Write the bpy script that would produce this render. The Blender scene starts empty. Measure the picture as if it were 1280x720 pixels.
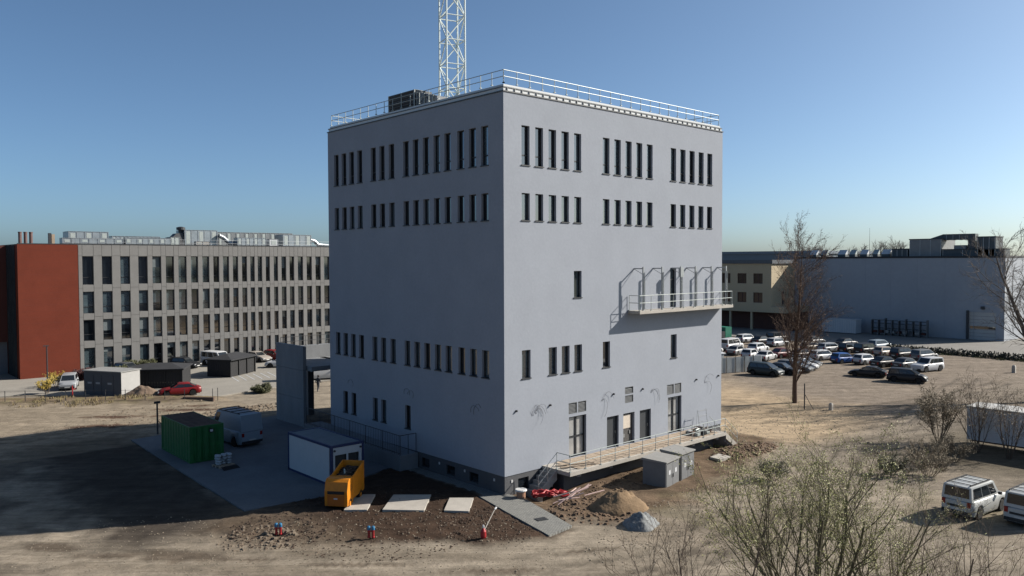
import bpy, math, random
from mathutils import Vector, Matrix, noise
R_ = math.radians
SC = bpy.context.scene
C = SC.collection
random.seed(7)

# ------------------------------------------------------------------ camera
CAM = (-32.116, -35.993, 14.335)
yaw, pitch, roll = 0.83227761, -0.03395735, -0.00334814
F = Vector((math.cos(pitch)*math.cos(yaw), math.cos(pitch)*math.sin(yaw), math.sin(pitch)))
Rt = Vector((math.sin(yaw), -math.cos(yaw), 0)); Up = Rt.cross(F)
R2 = Rt*math.cos(roll)+Up*math.sin(roll); U2 = -Rt*math.sin(roll)+Up*math.cos(roll)
cd = bpy.data.cameras.new('camera'); cam = bpy.data.objects.new('camera', cd); C.objects.link(cam)
cd.sensor_width = 36; cd.lens = 998.68/1280*36; cd.clip_end = 6000; cd.clip_start = 0.3
m3 = Matrix((R2, U2, -F)).transposed(); cam.matrix_world = Matrix.Translation(CAM) @ m3.to_4x4()
SC.camera = cam
# ------------------------------------------------------------------ sky and sun
TO_SUN = Vector((1.9, -1.0, 1.28)).normalized()
SUN_EL = math.asin(TO_SUN.z); SUN_AZ = math.atan2(TO_SUN.x, TO_SUN.y)
w = bpy.data.worlds.new('World'); SC.world = w; w.use_nodes = True
nt = w.node_tree; nt.nodes.clear()
sky = nt.nodes.new('ShaderNodeTexSky'); sky.sky_type = 'NISHITA'; sky.sun_disc = False
sky.sun_elevation = SUN_EL; sky.sun_rotation = SUN_AZ
sky.air_density = 0.7; sky.dust_density = 7.5; sky.ozone_density = 3.0; sky.altitude = 1900
bg = nt.nodes.new('ShaderNodeBackground'); bg.inputs[1].default_value = 0.075
wo = nt.nodes.new('ShaderNodeOutputWorld')
tint = nt.nodes.new('ShaderNodeVectorMath'); tint.operation = 'MULTIPLY'; tint.inputs[1].default_value = (.93, 1.065, 1.04)   # one white balance for the whole sky
nt.links.new(sky.outputs[0], tint.inputs[0]); nt.links.new(tint.outputs[0], bg.inputs[0]); nt.links.new(bg.outputs[0], wo.inputs[0])
sl = bpy.data.lights.new('sun', 'SUN'); sl.energy = 5.0; sl.angle = R_(0.53); sl.color = (1.0, 0.93, 0.84)
so = bpy.data.objects.new('sun', sl); C.objects.link(so); so.rotation_euler = TO_SUN.to_track_quat('Z', 'Y').to_euler()
so.location = (40, -30, 60)
vs = SC.view_settings; vs.view_transform = 'Standard'; vs.look = 'None'; vs.gamma = 1; vs.use_curve_mapping = False
vs.exposure = 0.85
SC.render.engine = 'CYCLES'; SC.render.resolution_x = 1024; SC.render.resolution_y = 576

# ------------------------------------------------------------------ materials
MATS = {}
def mat(name, col, rough=.8, var=.12, scale=2.0, bump=0, bscale=30, metal=0, spec=.4, fine=.0, streak=0, col2=None):
    if name in MATS: return MATS[name]
    m = bpy.data.materials.new(name); m.use_nodes = True; t = m.node_tree; N = t.nodes; L = t.links
    b = N['Principled BSDF']; b.inputs['Roughness'].default_value = rough; b.inputs['Metallic'].default_value = metal
    b.inputs['Specular IOR Level'].default_value = spec
    col = tuple(x*.60 for x in col); col2 = tuple(x*.60 for x in col2) if col2 else None
    c = (*col, 1)
    if var <= 0 and not bump:
        b.inputs['Base Color'].default_value = c
        MATS[name] = m; return m
    geo = N.new('ShaderNodeNewGeometry')
    n1 = N.new('ShaderNodeTexNoise'); n1.inputs['Scale'].default_value = scale; n1.inputs['Detail'].default_value = 6; n1.inputs['Roughness'].default_value = .65
    if streak:
        mp = N.new('ShaderNodeMapping'); mp.inputs['Scale'].default_value = (1, 1, 1/streak)
        L.new(geo.outputs['Position'], mp.inputs[0]); L.new(mp.outputs[0], n1.inputs['Vector'])
    else: L.new(geo.outputs['Position'], n1.inputs['Vector'])
    mx = N.new('ShaderNodeMix'); mx.data_type = 'RGBA'
    rmp = N.new('ShaderNodeMapRange'); rmp.inputs[1].default_value = .3; rmp.inputs[2].default_value = .7
    L.new(n1.outputs[0], rmp.inputs[0]); L.new(rmp.outputs[0], mx.inputs[0])
    lo = tuple(x*(1-var) for x in col) if col2 is None else col2
    hi = tuple(min(1, x*(1+var)) for x in col)
    mx.inputs[6].default_value = (*lo, 1); mx.inputs[7].default_value = (*hi, 1)
    out = mx.outputs[2]
    if fine:
        n2 = N.new('ShaderNodeTexNoise'); n2.inputs['Scale'].default_value = scale*14; n2.inputs['Detail'].default_value = 3
        L.new(geo.outputs['Position'], n2.inputs['Vector'])
        r2 = N.new('ShaderNodeMapRange'); r2.inputs[1].default_value = .3; r2.inputs[2].default_value = .7; r2.inputs[3].default_value = 1-fine; r2.inputs[4].default_value = 1+fine
        L.new(n2.outputs[0], r2.inputs[0])
        vm = N.new('ShaderNodeVectorMath'); vm.operation = 'SCALE'; L.new(out, vm.inputs[0]); L.new(r2.outputs[0], vm.inputs[3]); out = vm.outputs[0]
    L.new(out, b.inputs['Base Color'])
    if bump:
        n3 = N.new('ShaderNodeTexNoise'); n3.inputs['Scale'].default_value = bscale; n3.inputs['Detail'].default_value = 4
        L.new(geo.outputs['Position'], n3.inputs['Vector'])
        bp = N.new('ShaderNodeBump'); bp.inputs['Strength'].default_value = bump; bp.inputs['Distance'].default_value = .05
        L.new(n3.outputs[0], bp.inputs['Height']); L.new(bp.outputs[0], b.inputs['Normal'])
    MATS[name] = m; return m

def glass_mat(name, col, rough=.04, var=.4, sc=.7):
    m = mat(name, col, rough, var, sc, spec=.6); m.node_tree.nodes['Principled BSDF'].inputs['IOR'].default_value = 2.1; return m

stucco = mat('stucco_lavender', (.40, .432, .49), .95, .05, .4, bump=.12, bscale=5, fine=.03)
plinth_m = mat('plinth_grey', (.115, .118, .125), .9, .1, 1.5, bump=.2, bscale=40)
frame_m = mat('anthracite_frame', (.022, .025, .03), .5, 0)
pane_dark = glass_mat('pane_dark', (.012, .016, .02))
pane_reflecting = glass_mat('pane_reflecting', (.42, .42, .41), .25)  # pale base paints in the bright reflection on the door panes
pane_sky_teal = glass_mat('pane_sky_teal', (.075, .105, .12))  # base colour lifted to paint in part of the sky reflection
galv = mat('galvanised', (.50, .52, .53), .42, .12, 3, metal=.75)
galv_d = mat('galvanised_painted', (.50, .55, .53), .5, .08, 3, metal=.2)
metal_dk = mat('dark_metal', (.05, .053, .058), .5, .1)
metal_sheet = mat('sheet_metal', (.46, .51, .54), .35, .12, 1.2, metal=.55)
conc = mat('concrete', (.40, .385, .36), .92, .16, 1.2, bump=.25, bscale=18, fine=.08)
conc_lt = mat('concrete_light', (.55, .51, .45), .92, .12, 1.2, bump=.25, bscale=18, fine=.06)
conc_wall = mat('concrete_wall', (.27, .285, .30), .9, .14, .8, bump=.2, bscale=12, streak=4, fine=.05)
asph_pad = mat('pad_concrete', (.175, .19, .205), .93, .14, .5, bump=.3, bscale=25, fine=.1)
louvre_m = mat('louvre_grey', (.22, .23, .24), .5, .08, 4, metal=.4)
plank_m = mat('plank_wood', (.50, .40, .30), .85, .22, 5, bump=.2, bscale=30)
black_m = mat('black_plastic', (.014, .015, .017), .55, 0)
rubber = mat('rubber', (.018, .018, .019), .85, 0)
white_p = mat('white_paint', (.72, .74, .76), .45, .05, 2)
blue_p = mat('blue_paint', (.015, .035, .13), .45, .1, 2)
orange_p = mat('orange_paint', (.78, .27, .012), .5, .14, 3, fine=.06)
green_p = mat('green_paint', (.012, .15, .035), .55, .2, 2.2, fine=.06)
rust_m = mat('rusty_roof', (.14, .085, .06), .9, .35, 1.3, fine=.15)
red_p = mat('red_plastic', (.45, .025, .03), .45, .1, 4)
bluecap = mat('blue_plastic', (.04, .22, .42), .45, .1, 4)
soil_m = mat('dark_soil', (.095, .063, .043), 1, .4, 2.5, bump=.9, bscale=6, fine=.3)
sand_m = mat('yellow_sand', (.26, .175, .10), 1, .28, 1.6, bump=.8, bscale=7, fine=.15)
gravel_m = mat('grey_gravel', (.27, .28, .28), 1, .3, 3, bump=.9, bscale=9, fine=.3)
bark_m = mat('grey_brown_bark', (.15, .11, .08), .95, .3, 6)
bark_g = mat('olive_bark', (.16, .14, .085), .95, .3, 6)
wood_dk = mat('dark_stained_wood', (.022, .022, .024), .75, .2, 4)
hose_m = mat('pink_pipe', (.85, .62, .56), .6, .15, 4)
paper_m = mat('cream_board', (.80, .70, .58), .8, .12, 6)
lamp_m = mat('lamp_white', (.8, .8, .78), .4, 0)

# ------------------------------------------------------------------ mesh helpers
class MB:
    def __init__(s): s.v = []; s.f = []; s.mi = []; s.cur = 0
    def add(s, vs_, fs):
        o = len(s.v); s.v += [tuple(p) for p in vs_]
        for f in fs: s.f.append(tuple(i+o for i in f)); s.mi.append(s.cur)
    def box(s, x0, x1, y0, y1, z0, z1):
        s.add([(x0,y0,z0),(x1,y0,z0),(x1,y1,z0),(x0,y1,z0),(x0,y0,z1),(x1,y0,z1),(x1,y1,z1),(x0,y1,z1)],
              [(0,3,2,1),(4,5,6,7),(0,1,5,4),(1,2,6,5),(2,3,7,6),(3,0,4,7)])
        return s
    def hexa(s, p):   # 8 points: bottom 4 ccw, top 4 ccw
        s.add(p, [(0,3,2,1),(4,5,6,7),(0,1,5,4),(1,2,6,5),(2,3,7,6),(3,0,4,7)]); return s
    def prism(s, poly, z0, z1):
        n = len(poly)
        s.add([(x,y,z0) for x,y in poly]+[(x,y,z1) for x,y in poly],
              [tuple(range(n-1,-1,-1)), tuple(range(n,2*n))]+[(i,(i+1)%n,n+(i+1)%n,n+i) for i in range(n)]); return s
    def tube(s, p0, p1, r, n=6, r1=None, cap=True):
        p0 = Vector(p0); p1 = Vector(p1); d = (p1-p0)
        if d.length < 1e-6: return s
        d.normalize(); a = d.orthogonal().normalized(); b = d.cross(a); r1 = r if r1 is None else r1
        vs_ = []
        for p, rr in ((p0, r), (p1, r1)):
            for i in range(n):
                t = 2*math.pi*(i+.5)/n; vs_.append(p+a*math.cos(t)*rr+b*math.sin(t)*rr)
        fs = [(i,(i+1)%n,n+(i+1)%n,n+i) for i in range(n)]
        if cap: fs += [tuple(range(n-1,-1,-1)), tuple(range(n,2*n))]
        s.add(vs_, fs); return s
    def poly(s, pts, r, n=5, r1=None):
        pts = [Vector(p) for p in pts]; m = len(pts); r1 = r if r1 is None else r1
        o = len(s.v); a = None
        for k, p in enumerate(pts):
            d = (pts[min(k+1,m-1)]-pts[max(k-1,0)])
            d = d.normalized() if d.length > 1e-9 else Vector((0,0,1))
            if a is None: a = d.orthogonal().normalized()
            a = (a-d*a.dot(d)); a = a.normalized() if a.length > 1e-6 else d.orthogonal().normalized()
            b = d.cross(a); rr = r+(r1-r)*k/max(1,m-1)
            for i in range(n):
                t = 2*math.pi*i/n; q = p+a*math.cos(t)*rr+b*math.sin(t)*rr; s.v.append((q.x,q.y,q.z))
        for k in range(m-1):
            for i in range(n):
                s.f.append((o+k*n+i, o+k*n+(i+1)%n, o+(k+1)*n+(i+1)%n, o+(k+1)*n+i)); s.mi.append(s.cur)
        return s
    def lathe(s, prof, n=16, c=(0,0,0)):
        o = len(s.v)
        for r, z in prof:
            for i in range(n):
                t = 2*math.pi*i/n; s.v.append((c[0]+r*math.cos(t), c[1]+r*math.sin(t), c[2]+z))
        for k in range(len(prof)-1):
            for i in range(n):
                s.f.append((o+k*n+i, o+k*n+(i+1)%n, o+(k+1)*n+(i+1)%n, o+(k+1)*n+i)); s.mi.append(s.cur)
        s.f.append(tuple(o+i for i in range(n-1,-1,-1))); s.mi.append(s.cur)
        s.f.append(tuple(o+(len(prof)-1)*n+i for i in range(n))); s.mi.append(s.cur)
        return s
    def mesh(s, name, mats, smooth=False, angle=None):
        me = bpy.data.meshes.new(name); me.from_pydata(s.v, [], s.f)
        if not isinstance(mats, (list, tuple)): mats = [mats]
        for m in mats: me.materials.append(m)
        if len(mats) > 1: me.polygons.foreach_set('material_index', s.mi)
        if smooth:
            me.polygons.foreach_set('use_smooth', [True]*len(me.polygons))
            if angle: me.set_sharp_from_angle(angle=R_(angle))
        me.update(); return me
    def build(s, name, mats, parent=None, smooth=False, angle=None):
        return link(name, s.mesh(name, mats, smooth, angle), parent)
def link(name, me, parent=None, loc=None, rz=None):
    o = bpy.data.objects.new(name, me); C.objects.link(o); o.parent = parent
    if loc is not None: o.location = loc
    if rz is not None: o.rotation_euler = (0, 0, rz)
    return o
def tag(o, label=None, cat=None, group=None, kind=None):
    if label: o['label'] = label
    if cat: o['category'] = cat
    if group: o['group'] = group
    if kind: o['kind'] = kind
    return o
def thing(name, label, cat, loc=(0,0,0), rz=0, group=None):
    return tag(link(name, None, None, loc, rz), label, cat, group)
UNIT = {}
def piece(name, m, parent, x0, x1, y0, y1, z0, z1):
    if m.name not in UNIT: UNIT[m.name] = MB().box(-.5,.5,-.5,.5,-.5,.5).mesh('piece_'+m.name, m)
    o = link(name, UNIT[m.name], parent, ((x0+x1)/2, (y0+y1)/2, (z0+z1)/2)); o.scale = (x1-x0, y1-y0, z1-z0); return o
def copy_tree(o, parent=None):
    c = o.copy(); C.objects.link(c); c.parent = parent
    for ch in list(o.children): copy_tree(ch, c)
    return c

# ------------------------------------------------------------------ terrain
def seg_d(x, y, ax, ay, bx, by):
    dx, dy = bx-ax, by-ay; t = max(0, min(1, ((x-ax)*dx+(y-ay)*dy)/(dx*dx+dy*dy))); return math.hypot(x-ax-t*dx, y-ay-t*dy), t
def inpoly(x, y, P):
    r = False; n = len(P); j = n-1
    for i in range(n):
        if (P[i][1] > y) != (P[j][1] > y) and x < (P[j][0]-P[i][0])*(y-P[i][1])/(P[j][1]-P[i][1])+P[i][0]: r = not r
        j = i
    return r
def pdist(x, y, P):   # signed distance, negative inside
    d = min(seg_d(x, y, *P[i], *P[(i+1) % len(P)])[0] for i in range(len(P)))
    return -d if inpoly(x, y, P) else d
def sst(a, b, x):
    t = max(0, min(1, (x-a)/(b-a))); return t*t*(3-2*t)
PAD = [(-11.8,32.0),(-12.9,8.0),(-7.9,7.4),(-5.6,8.2),(-4.0,9.6),(-1.2,10.5),(-1.2,22.6),(1.4,25),(2.2,33.6)]
SOIL = [(-15.8,6.2),(-14.9,3.9),(-12.2,.6),(-9.25,-2.3),(-6.3,-5.2),(-3.4,-7.1),(-1.4,-7.2),(-.5,-2),(-.9,.9),(-1,11),(-4,9.6),(-7.9,7.4),(-12.9,8)]
DIG = [(-.2,.5),(-.4,-5.2),(2.2,-8.2),(7,-8.6),(13,-7.2),(20,-5),(25,-3.5),(26,.5)]
PARK = [(-40,66),(-13,63.5),(-11,60.2),(-5,57),(-1.5,50.5),(.5,47.4),(6,49),(14,50),(34,47),(60,60),(60,78),(-40,90)]
PATH = [(-1.25,1.0),(.35,.0),(.35,-1.6),(-1.05,-6.6),(-3.05,-6.85),(-2.1,-2.6)]
TRACKS = [([(-30,-4),(-20,-7.5),(-10,-13),(0,-15.5),(14,-13),(30,-8)],.3),([(-26,2.5),(-17,-2.5),(-8,-10),(-2,-12.5),(8,-11.5)],.28),([(-34,-13),(-22,-14),(-12,-19),(-2,-20)],.3),
          ([(-30,40),(-15,38),(-3,36.5),(6,36)],.3),([(24,8),(34,3),(44,-2),(56,-5),(72,-6)],.35),([(30,-4),(42,-7),(58,-4),(74,-2)],.35),([(26,-8),(38,-10),(52,-9.5),(80,-11)],.4)]
def zone(x, y):
    n1 = noise.noise(Vector((x*.12, y*.12, 3.1))); n2 = noise.noise(Vector((x*.45, y*.45, 7.7))); n3 = noise.noise(Vector((x*1.4, y*1.4, 1.7)))
    h = .05*n1+.025*n2+.012*n3
    col = Vector((.42, .355, .27))*(1+.10*n1+.08*n2)
    def mixc(c, k):
        nonlocal col
        col = col.lerp(Vector(c), max(0, min(1, k)))
    wob = .9*n2+.45*n3
    if x > 20 and x < 130 and y < 70:      # sandy verge then brown gravel lot
        k = sst(22, 27, x+2*n1)
        mixc((.60,.46,.30), k*sst(60, 44, x+y*.15+4*n1)*sst(-7,-3,y+x*.05))
        mixc((.335,.275,.213), sst(40, 50, x-3*n2-.4*(y-4))*1.0)
        if y < -3: mixc((.34,.285,.22), .75*sst(-3,-9,y+3*n1))
    # damp brown patches in the right foreground
    if y < -2 and x > -6: mixc((.24,.19,.14), .4*sst(.12,.45,n1+.5*n2))
    # mud left of the pad
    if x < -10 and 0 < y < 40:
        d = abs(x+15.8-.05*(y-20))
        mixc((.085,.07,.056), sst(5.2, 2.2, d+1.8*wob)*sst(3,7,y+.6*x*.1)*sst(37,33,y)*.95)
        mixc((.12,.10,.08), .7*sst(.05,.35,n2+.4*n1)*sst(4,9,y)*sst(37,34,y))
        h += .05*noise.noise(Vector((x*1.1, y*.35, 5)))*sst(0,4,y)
    if -25 < x < 2 and 30 < y < 60:
        mixc((.40,.32,.22), .45); h += .04*noise.noise(Vector((x*.25+y*.35, (y-x)*.9, 2)))
    # wheel tracks: pairs of worn ruts
    for pts, wd_ in TRACKS:
        for (ax,ay),(bx,by) in zip(pts[:-1],pts[1:]):
            if min(ax,bx)-2 < x < max(ax,bx)+2 and min(ay,by)-2 < y < max(ay,by)+2:
                d, t_ = seg_d(x, y, ax, ay, bx, by); g = abs(d-.85)
                if g < wd_*1.3 and .0 < t_ < 1.0: mixc(col*.55, .9*sst(wd_*1.3,.08,g)*(.55+.6*n2+.3*n1+.25)); h -= .05*sst(wd_,.08,g)
    # reddish puddle stains beyond the shadow
    for (cx, cy, rx, ry, a) in ((-9.6,43.2,3.4,.55,-.62),(-12.0,39.7,2.6,.6,-.5),(-3.6,42.2,2.6,.6,-.62),(-5.3,44.4,1.2,.3,-.6),(-2.0,43.8,1.6,.45,-.6),(-6.2,40.8,1.2,.3,-.2),(-18.0,3.4,2.4,.8,-.9),(-20.8,6.0,1.6,.35,-.8),(-15.8,.6,1.4,.22,-.7),(-12.4,-3.4,2.6,.2,-.75),(-8.2,-8.2,2.2,.25,-.7),(-3.0,-9.6,1.8,.22,-.5),(-22.6,9.4,1.8,.5,-.9)):
        ca, sa = math.cos(a), math.sin(a); u = ((x-cx)*ca+(y-cy)*sa)/rx; v = (-(x-cx)*sa+(y-cy)*ca)/ry
        q = math.hypot(u, v)+.5*n3+.3*n2
        if q < 1.5: mixc((.115,.062,.042) if cy > 30 else (.19,.15,.11), .95*sst(1.35,.55,q))
    # dark stains and ruts of the near left road
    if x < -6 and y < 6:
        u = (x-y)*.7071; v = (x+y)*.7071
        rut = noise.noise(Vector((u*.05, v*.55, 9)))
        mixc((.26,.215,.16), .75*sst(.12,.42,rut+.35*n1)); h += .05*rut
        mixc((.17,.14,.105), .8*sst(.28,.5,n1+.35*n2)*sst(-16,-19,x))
    if -18 < x < 2 and -10 < y < 13:
        d = pdist(x, y, SOIL); k = sst(.5, -.35, d+.5*wob)
        mixc((.088,.056,.038), k); h += k*(.10+.11*noise.noise(Vector((x*1.6,y*1.6,4)))+.05*noise.noise(Vector((x*3.6,y*3.6,8))))
        # spill of clods on the outer edge
        kk = sst(2.2,.1,d+.8*wob)*sst(-9,-12,x)
        mixc((.22,.17,.12), .7*kk); h += kk*.10*noise.noise(Vector((x*2.3,y*2.3,14)))
    if -2 < x < 28 and -11 < y < 2:
        d = pdist(x, y, DIG); k = sst(1.2, -1.0, d+1.2*wob)
        mixc((.20,.135,.085), k*.9); h += k*(.10+.16*noise.noise(Vector((x*.8,y*.8,6)))+.06*noise.noise(Vector((x*2.5,y*2.5,8))))
        # hollow in front of the basement window, bank against the platform
        h -= .55*math.exp(-((x-2.2)**2+(y+1.3)**2)/3.0)
        h += .45*math.exp(-((x-20)**2/14+(y+4.2)**2/2.0))+.28*math.exp(-((x-12)**2/20+(y+3.2)**2/1.2))
        mixc((.16,.105,.068), .8*math.exp(-((x-20)**2/12+(y+4)**2/2.2))*(1+.6*n3))
        if y > -7: mixc((.36,.245,.14), .8*math.exp(-((x-11.5)**2/10+(y+3.0)**2/.8)))
    # overgrown verge: dull green
    if x > 4 and y < -3.5: mixc((.20,.18,.10), .35*sst(.0,.5,n2+.6*n1)*sst(-3.5,-6,y)*sst(28,18,x))
    if x > 22 and -30 < y < -9: mixc((.13,.11,.075), .75*sst(-10,-14,y+2*n1)*sst(24,30,x))
    # earth bank before the left car park
    if -22 < x < 4 and 42 < y < 66:
        d, t = seg_d(x, y, -17.5, 60.5, -.3, 47.4)
        k = sst(3.0, .3, d+.8*wob); mixc((.23,.17,.11), k); mixc((.30,.26,.12), k*sst(.1,.4,n3)*.8); h += .35*k+.1*n2*k
    if PARK and y > 44 and x < 62:
        k = sst(.4, -.5, pdist(x, y, PARK)); h = h*(1-k)-.12*k
    if -14 < x < 4 and 6 < y < 36:
        k = sst(.25, -.35, pdist(x, y, PAD)); h = h*(1-k)-.10*k
    if -5 < x < 2 and -9 < y < 2:
        k = sst(.3, -.2, pdist(x, y, PATH)); h = h*(1-k)-.12*k
    if -.5 < x < 23.9 and -.5 < y < 21.4: h = min(h, -.4) if (x > .6 and y > .8) else h
    if x > 97: h = h*sst(101, 97, x)-.1*sst(97, 101, x)
    far = sst(130, 260, math.hypot(x-20, y-10))
    mixc((.16,.17,.10), far); h *= 1-far
    return h-.02, col
def axis(parts):
    out = []
    for a, b, st in parts:
        n = max(1, round((b-a)/st)); out += [a+(b-a)*i/n for i in range(n)]
    return out+[parts[-1][1]]
xs = axis([(-4000,-600,850),(-600,-140,90),(-140,-40,5),(-40,-24,.6),(-24,26,.3),(26,50,.6),(50,130,1.2),(130,250,10),(250,700,90),(700,4000,825)])
ys = axis([(-4000,-600,850),(-600,-140,90),(-140,-40,5),(-40,-16,.6),(-16,14,.3),(14,46,.45),(46,70,.6),(70,110,2),(110,250,14),(250,700,90),(700,4000,825)])
vv = []; cc = []
for y in ys:
    for x in xs:
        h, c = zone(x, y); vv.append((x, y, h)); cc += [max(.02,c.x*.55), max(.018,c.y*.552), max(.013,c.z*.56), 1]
nx = len(xs)
ff = [(j*nx+i, j*nx+i+1, (j+1)*nx+i+1, (j+1)*nx+i) for j in range(len(ys)-1) for i in range(nx-1)]
gme = bpy.data.meshes.new('ground'); gme.from_pydata(vv, [], ff)
at = gme.color_attributes.new('soil_kind', 'FLOAT_COLOR', 'POINT'); at.data.foreach_set('color', cc)
gme.polygons.foreach_set('use_smooth', [True]*len(gme.polygons))
gm = bpy.data.materials.new('bare_ground'); gm.use_nodes = True; t = gm.node_tree; N = t.nodes; L = t.links
pb = N['Principled BSDF']; pb.inputs['Roughness'].default_value = 1; pb.inputs['Specular IOR Level'].default_value = .1
ca = N.new('ShaderNodeVertexColor'); ca.layer_name = 'soil_kind'
geo = N.new('ShaderNodeNewGeometry')
def nz(sc, det, rgh=.6, mp=None):
    n = N.new('ShaderNodeTexNoise'); n.inputs['Scale'].default_value = sc; n.inputs['Detail'].default_value = det; n.inputs['Roughness'].default_value = rgh
    if mp:
        q = N.new('ShaderNodeMapping'); q.vector_type = 'TEXTURE'; q.inputs['Rotation'].default_value = (0,0,mp[0]); q.inputs['Scale'].default_value = mp[1]
        L.new(geo.outputs['Position'], q.inputs[0]); L.new(q.outputs[0], n.inputs['Vector'])
    else: L.new(geo.outputs['Position'], n.inputs['Vector'])
    return n
def rng_(src, a, b, lo, hi):
    r = N.new('ShaderNodeMapRange'); r.inputs[1].default_value = a; r.inputs[2].default_value = b; r.inputs[3].default_value = lo; r.inputs[4].default_value = hi
    L.new(src, r.inputs[0]); return r.outputs[0]
def mul(a, b):
    q = N.new('ShaderNodeMath'); q.operation = 'MULTIPLY'; L.new(a, q.inputs[0]); L.new(b, q.inputs[1]); return q.outputs[0]
g1 = nz(.9, 8, .7); g2 = nz(5, 6, .75); g3 = nz(.5, 6, .65, (R_(-42), (9, 1, 1))); g4 = nz(2.6, 7, .7, (R_(-40), (11, 1, 1))); g5 = nz(26, 4, .7)
fac = mul(mul(rng_(g1.outputs[0], .3, .7, .66, 1.26), rng_(g2.outputs[0], .3, .7, .86, 1.14)), rng_(g3.outputs[0], .32, .68, .76, 1.2)); fac = mul(mul(fac, rng_(g4.outputs[0], .3, .7, .74, 1.24)), rng_(g5.outputs[0], .3, .7, .90, 1.10))
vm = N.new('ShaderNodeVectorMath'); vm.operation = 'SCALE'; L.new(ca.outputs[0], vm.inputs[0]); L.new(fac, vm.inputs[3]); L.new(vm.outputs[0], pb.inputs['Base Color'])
bp = N.new('ShaderNodeBump'); bp.inputs['Strength'].default_value = .55; bp.inputs['Distance'].default_value = .10
L.new(fac, bp.inputs['Height']); L.new(bp.outputs[0], pb.inputs['Normal'])
gme.materials.append(gm); ground = tag(link('ground', gme), 'bare sandy building ground', None, None, 'structure')

def sheet(name, P, z, m, label, th=.25):
    o = MB().prism(P, z-th, z).build(name, m); tag(o, label, None, None, 'structure'); return o
sheet('concrete_pad', PAD, .03, asph_pad, 'grey concrete yard pad beside the tall building')
park_m = mat('pale_paving', (.36,.335,.29), .95, .12, .35, bump=.2, bscale=20, fine=.1)
sheet('car_park_paving', PARK, .02, park_m, 'pale paved car park before the grey office block')
# rough asphalt yard before the warehouse
road_m = mat('yard_asphalt', (.27,.255,.23), .95, .12, .3, bump=.2, bscale=20, fine=.1)
sheet('yard_road', [(99.5,-60),(200,-60),(200,100),(99.5,100)], .02, road_m, 'asphalt yard before the grey warehouse')
# paved path with setts
pm = bpy.data.materials.new('sett_paving'); pm.use_nodes = True; t = pm.node_tree; N = t.nodes; L = t.links
pb = N['Principled BSDF']; pb.inputs['Roughness'].default_value = .95
geo = N.new('ShaderNodeNewGeometry'); mp = N.new('ShaderNodeMapping'); mp.inputs['Rotation'].default_value = (0,0,R_(15)); L.new(geo.outputs['Position'], mp.inputs[0])
br = N.new('ShaderNodeTexBrick'); L.new(mp.outputs[0], br.inputs['Vector']); br.inputs['Scale'].default_value = 1
br.inputs['Brick Width'].default_value = .2; br.inputs['Row Height'].default_value = .1; br.inputs['Mortar Size'].default_value = .012
br.inputs['Color1'].default_value = (.20,.20,.185,1); br.inputs['Color2'].default_value = (.145,.148,.14,1); br.inputs['Mortar'].default_value = (.07,.065,.055,1)
L.new(br.outputs[0], pb.inputs['Base Color'])
bp = N.new('ShaderNodeBump'); bp.inputs['Strength'].default_value = .6; bp.inputs['Distance'].default_value = .02; bp.invert = True; L.new(br.outputs[1], bp.inputs['Height']); L.new(bp.outputs[0], pb.inputs['Normal'])
sheet('paved_path', PATH, .06, pm, 'narrow grey sett path running from the building corner', .3)
sheet('paved_apron', [(-.95,10.4),(-.95,1.0),(-.35,.05),(0.05,.05),(.05,10.4)], .045, pm, 'paved strip along the shaded wall', .3)
o = MB(); o.box(-.33,.33,-.25,.25,0,.02)
for k in range(5): o.box(-.3,.3,-.22+k*.095,-.18+k*.095,.02,.032)
o = o.build('drain_grate', metal_dk); o.location = (-1.55,-4.75,.062); o.rotation_euler = (0,0,R_(-15)); tag(o, 'black drain grate set in the sett path', 'grate')
# parking bay lines
for k in range(6):
    o = piece('bay_line', white_p, None, 0, 1, 0, 1, 0, 1); o.location = (8.3+k*1.0, 58.9+k*.05, .028); o.scale = (.12, 5.0, .004); o.rotation_euler = (0,0,R_(-12))
    tag(o, 'white painted line of a parking bay before the small dark shed', 'marking', 'painted parking bay lines')

# ------------------------------------------------------------------ walls with openings
def wall_mesh(mb, s0, s1, z0, z1, ops, f, depth):
    """f(s, z, d) -> 3D point; d = depth behind the face. ops: (a, b, za, zb)"""
    S = sorted({s0, s1} | {v for o in ops for v in o[:2]}); Z = sorted({z0, z1} | {v for o in ops for v in o[2:4]})
    idx = {}; vs_ = []; fs = []
    def vi(i, j):
        if (i, j) not in idx: idx[i, j] = len(vs_); vs_.append(f(S[i], Z[j], 0))
        return idx[i, j]
    for i in range(len(S)-1):
        for j in range(len(Z)-1):
            cs, cz = (S[i]+S[i+1])/2, (Z[j]+Z[j+1])/2
            if any(a < cs < b and c < cz < d for a, b, c, d in ops): continue
            fs.append((vi(i,j), vi(i+1,j), vi(i+1,j+1), vi(i,j+1)))
    mb.add(vs_, fs)
    for a, b, c, d in ops:
        p = [f(a,c,0), f(b,c,0), f(b,d,0), f(a,d,0)]; q = [f(a,c,depth), f(b,c,depth), f(b,d,depth), f(a,d,depth)]
        mb.add(p+q, [(0,1,5,4),(1,2,6,5),(2,3,7,6),(3,0,4,7)])
WM = {}
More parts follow.
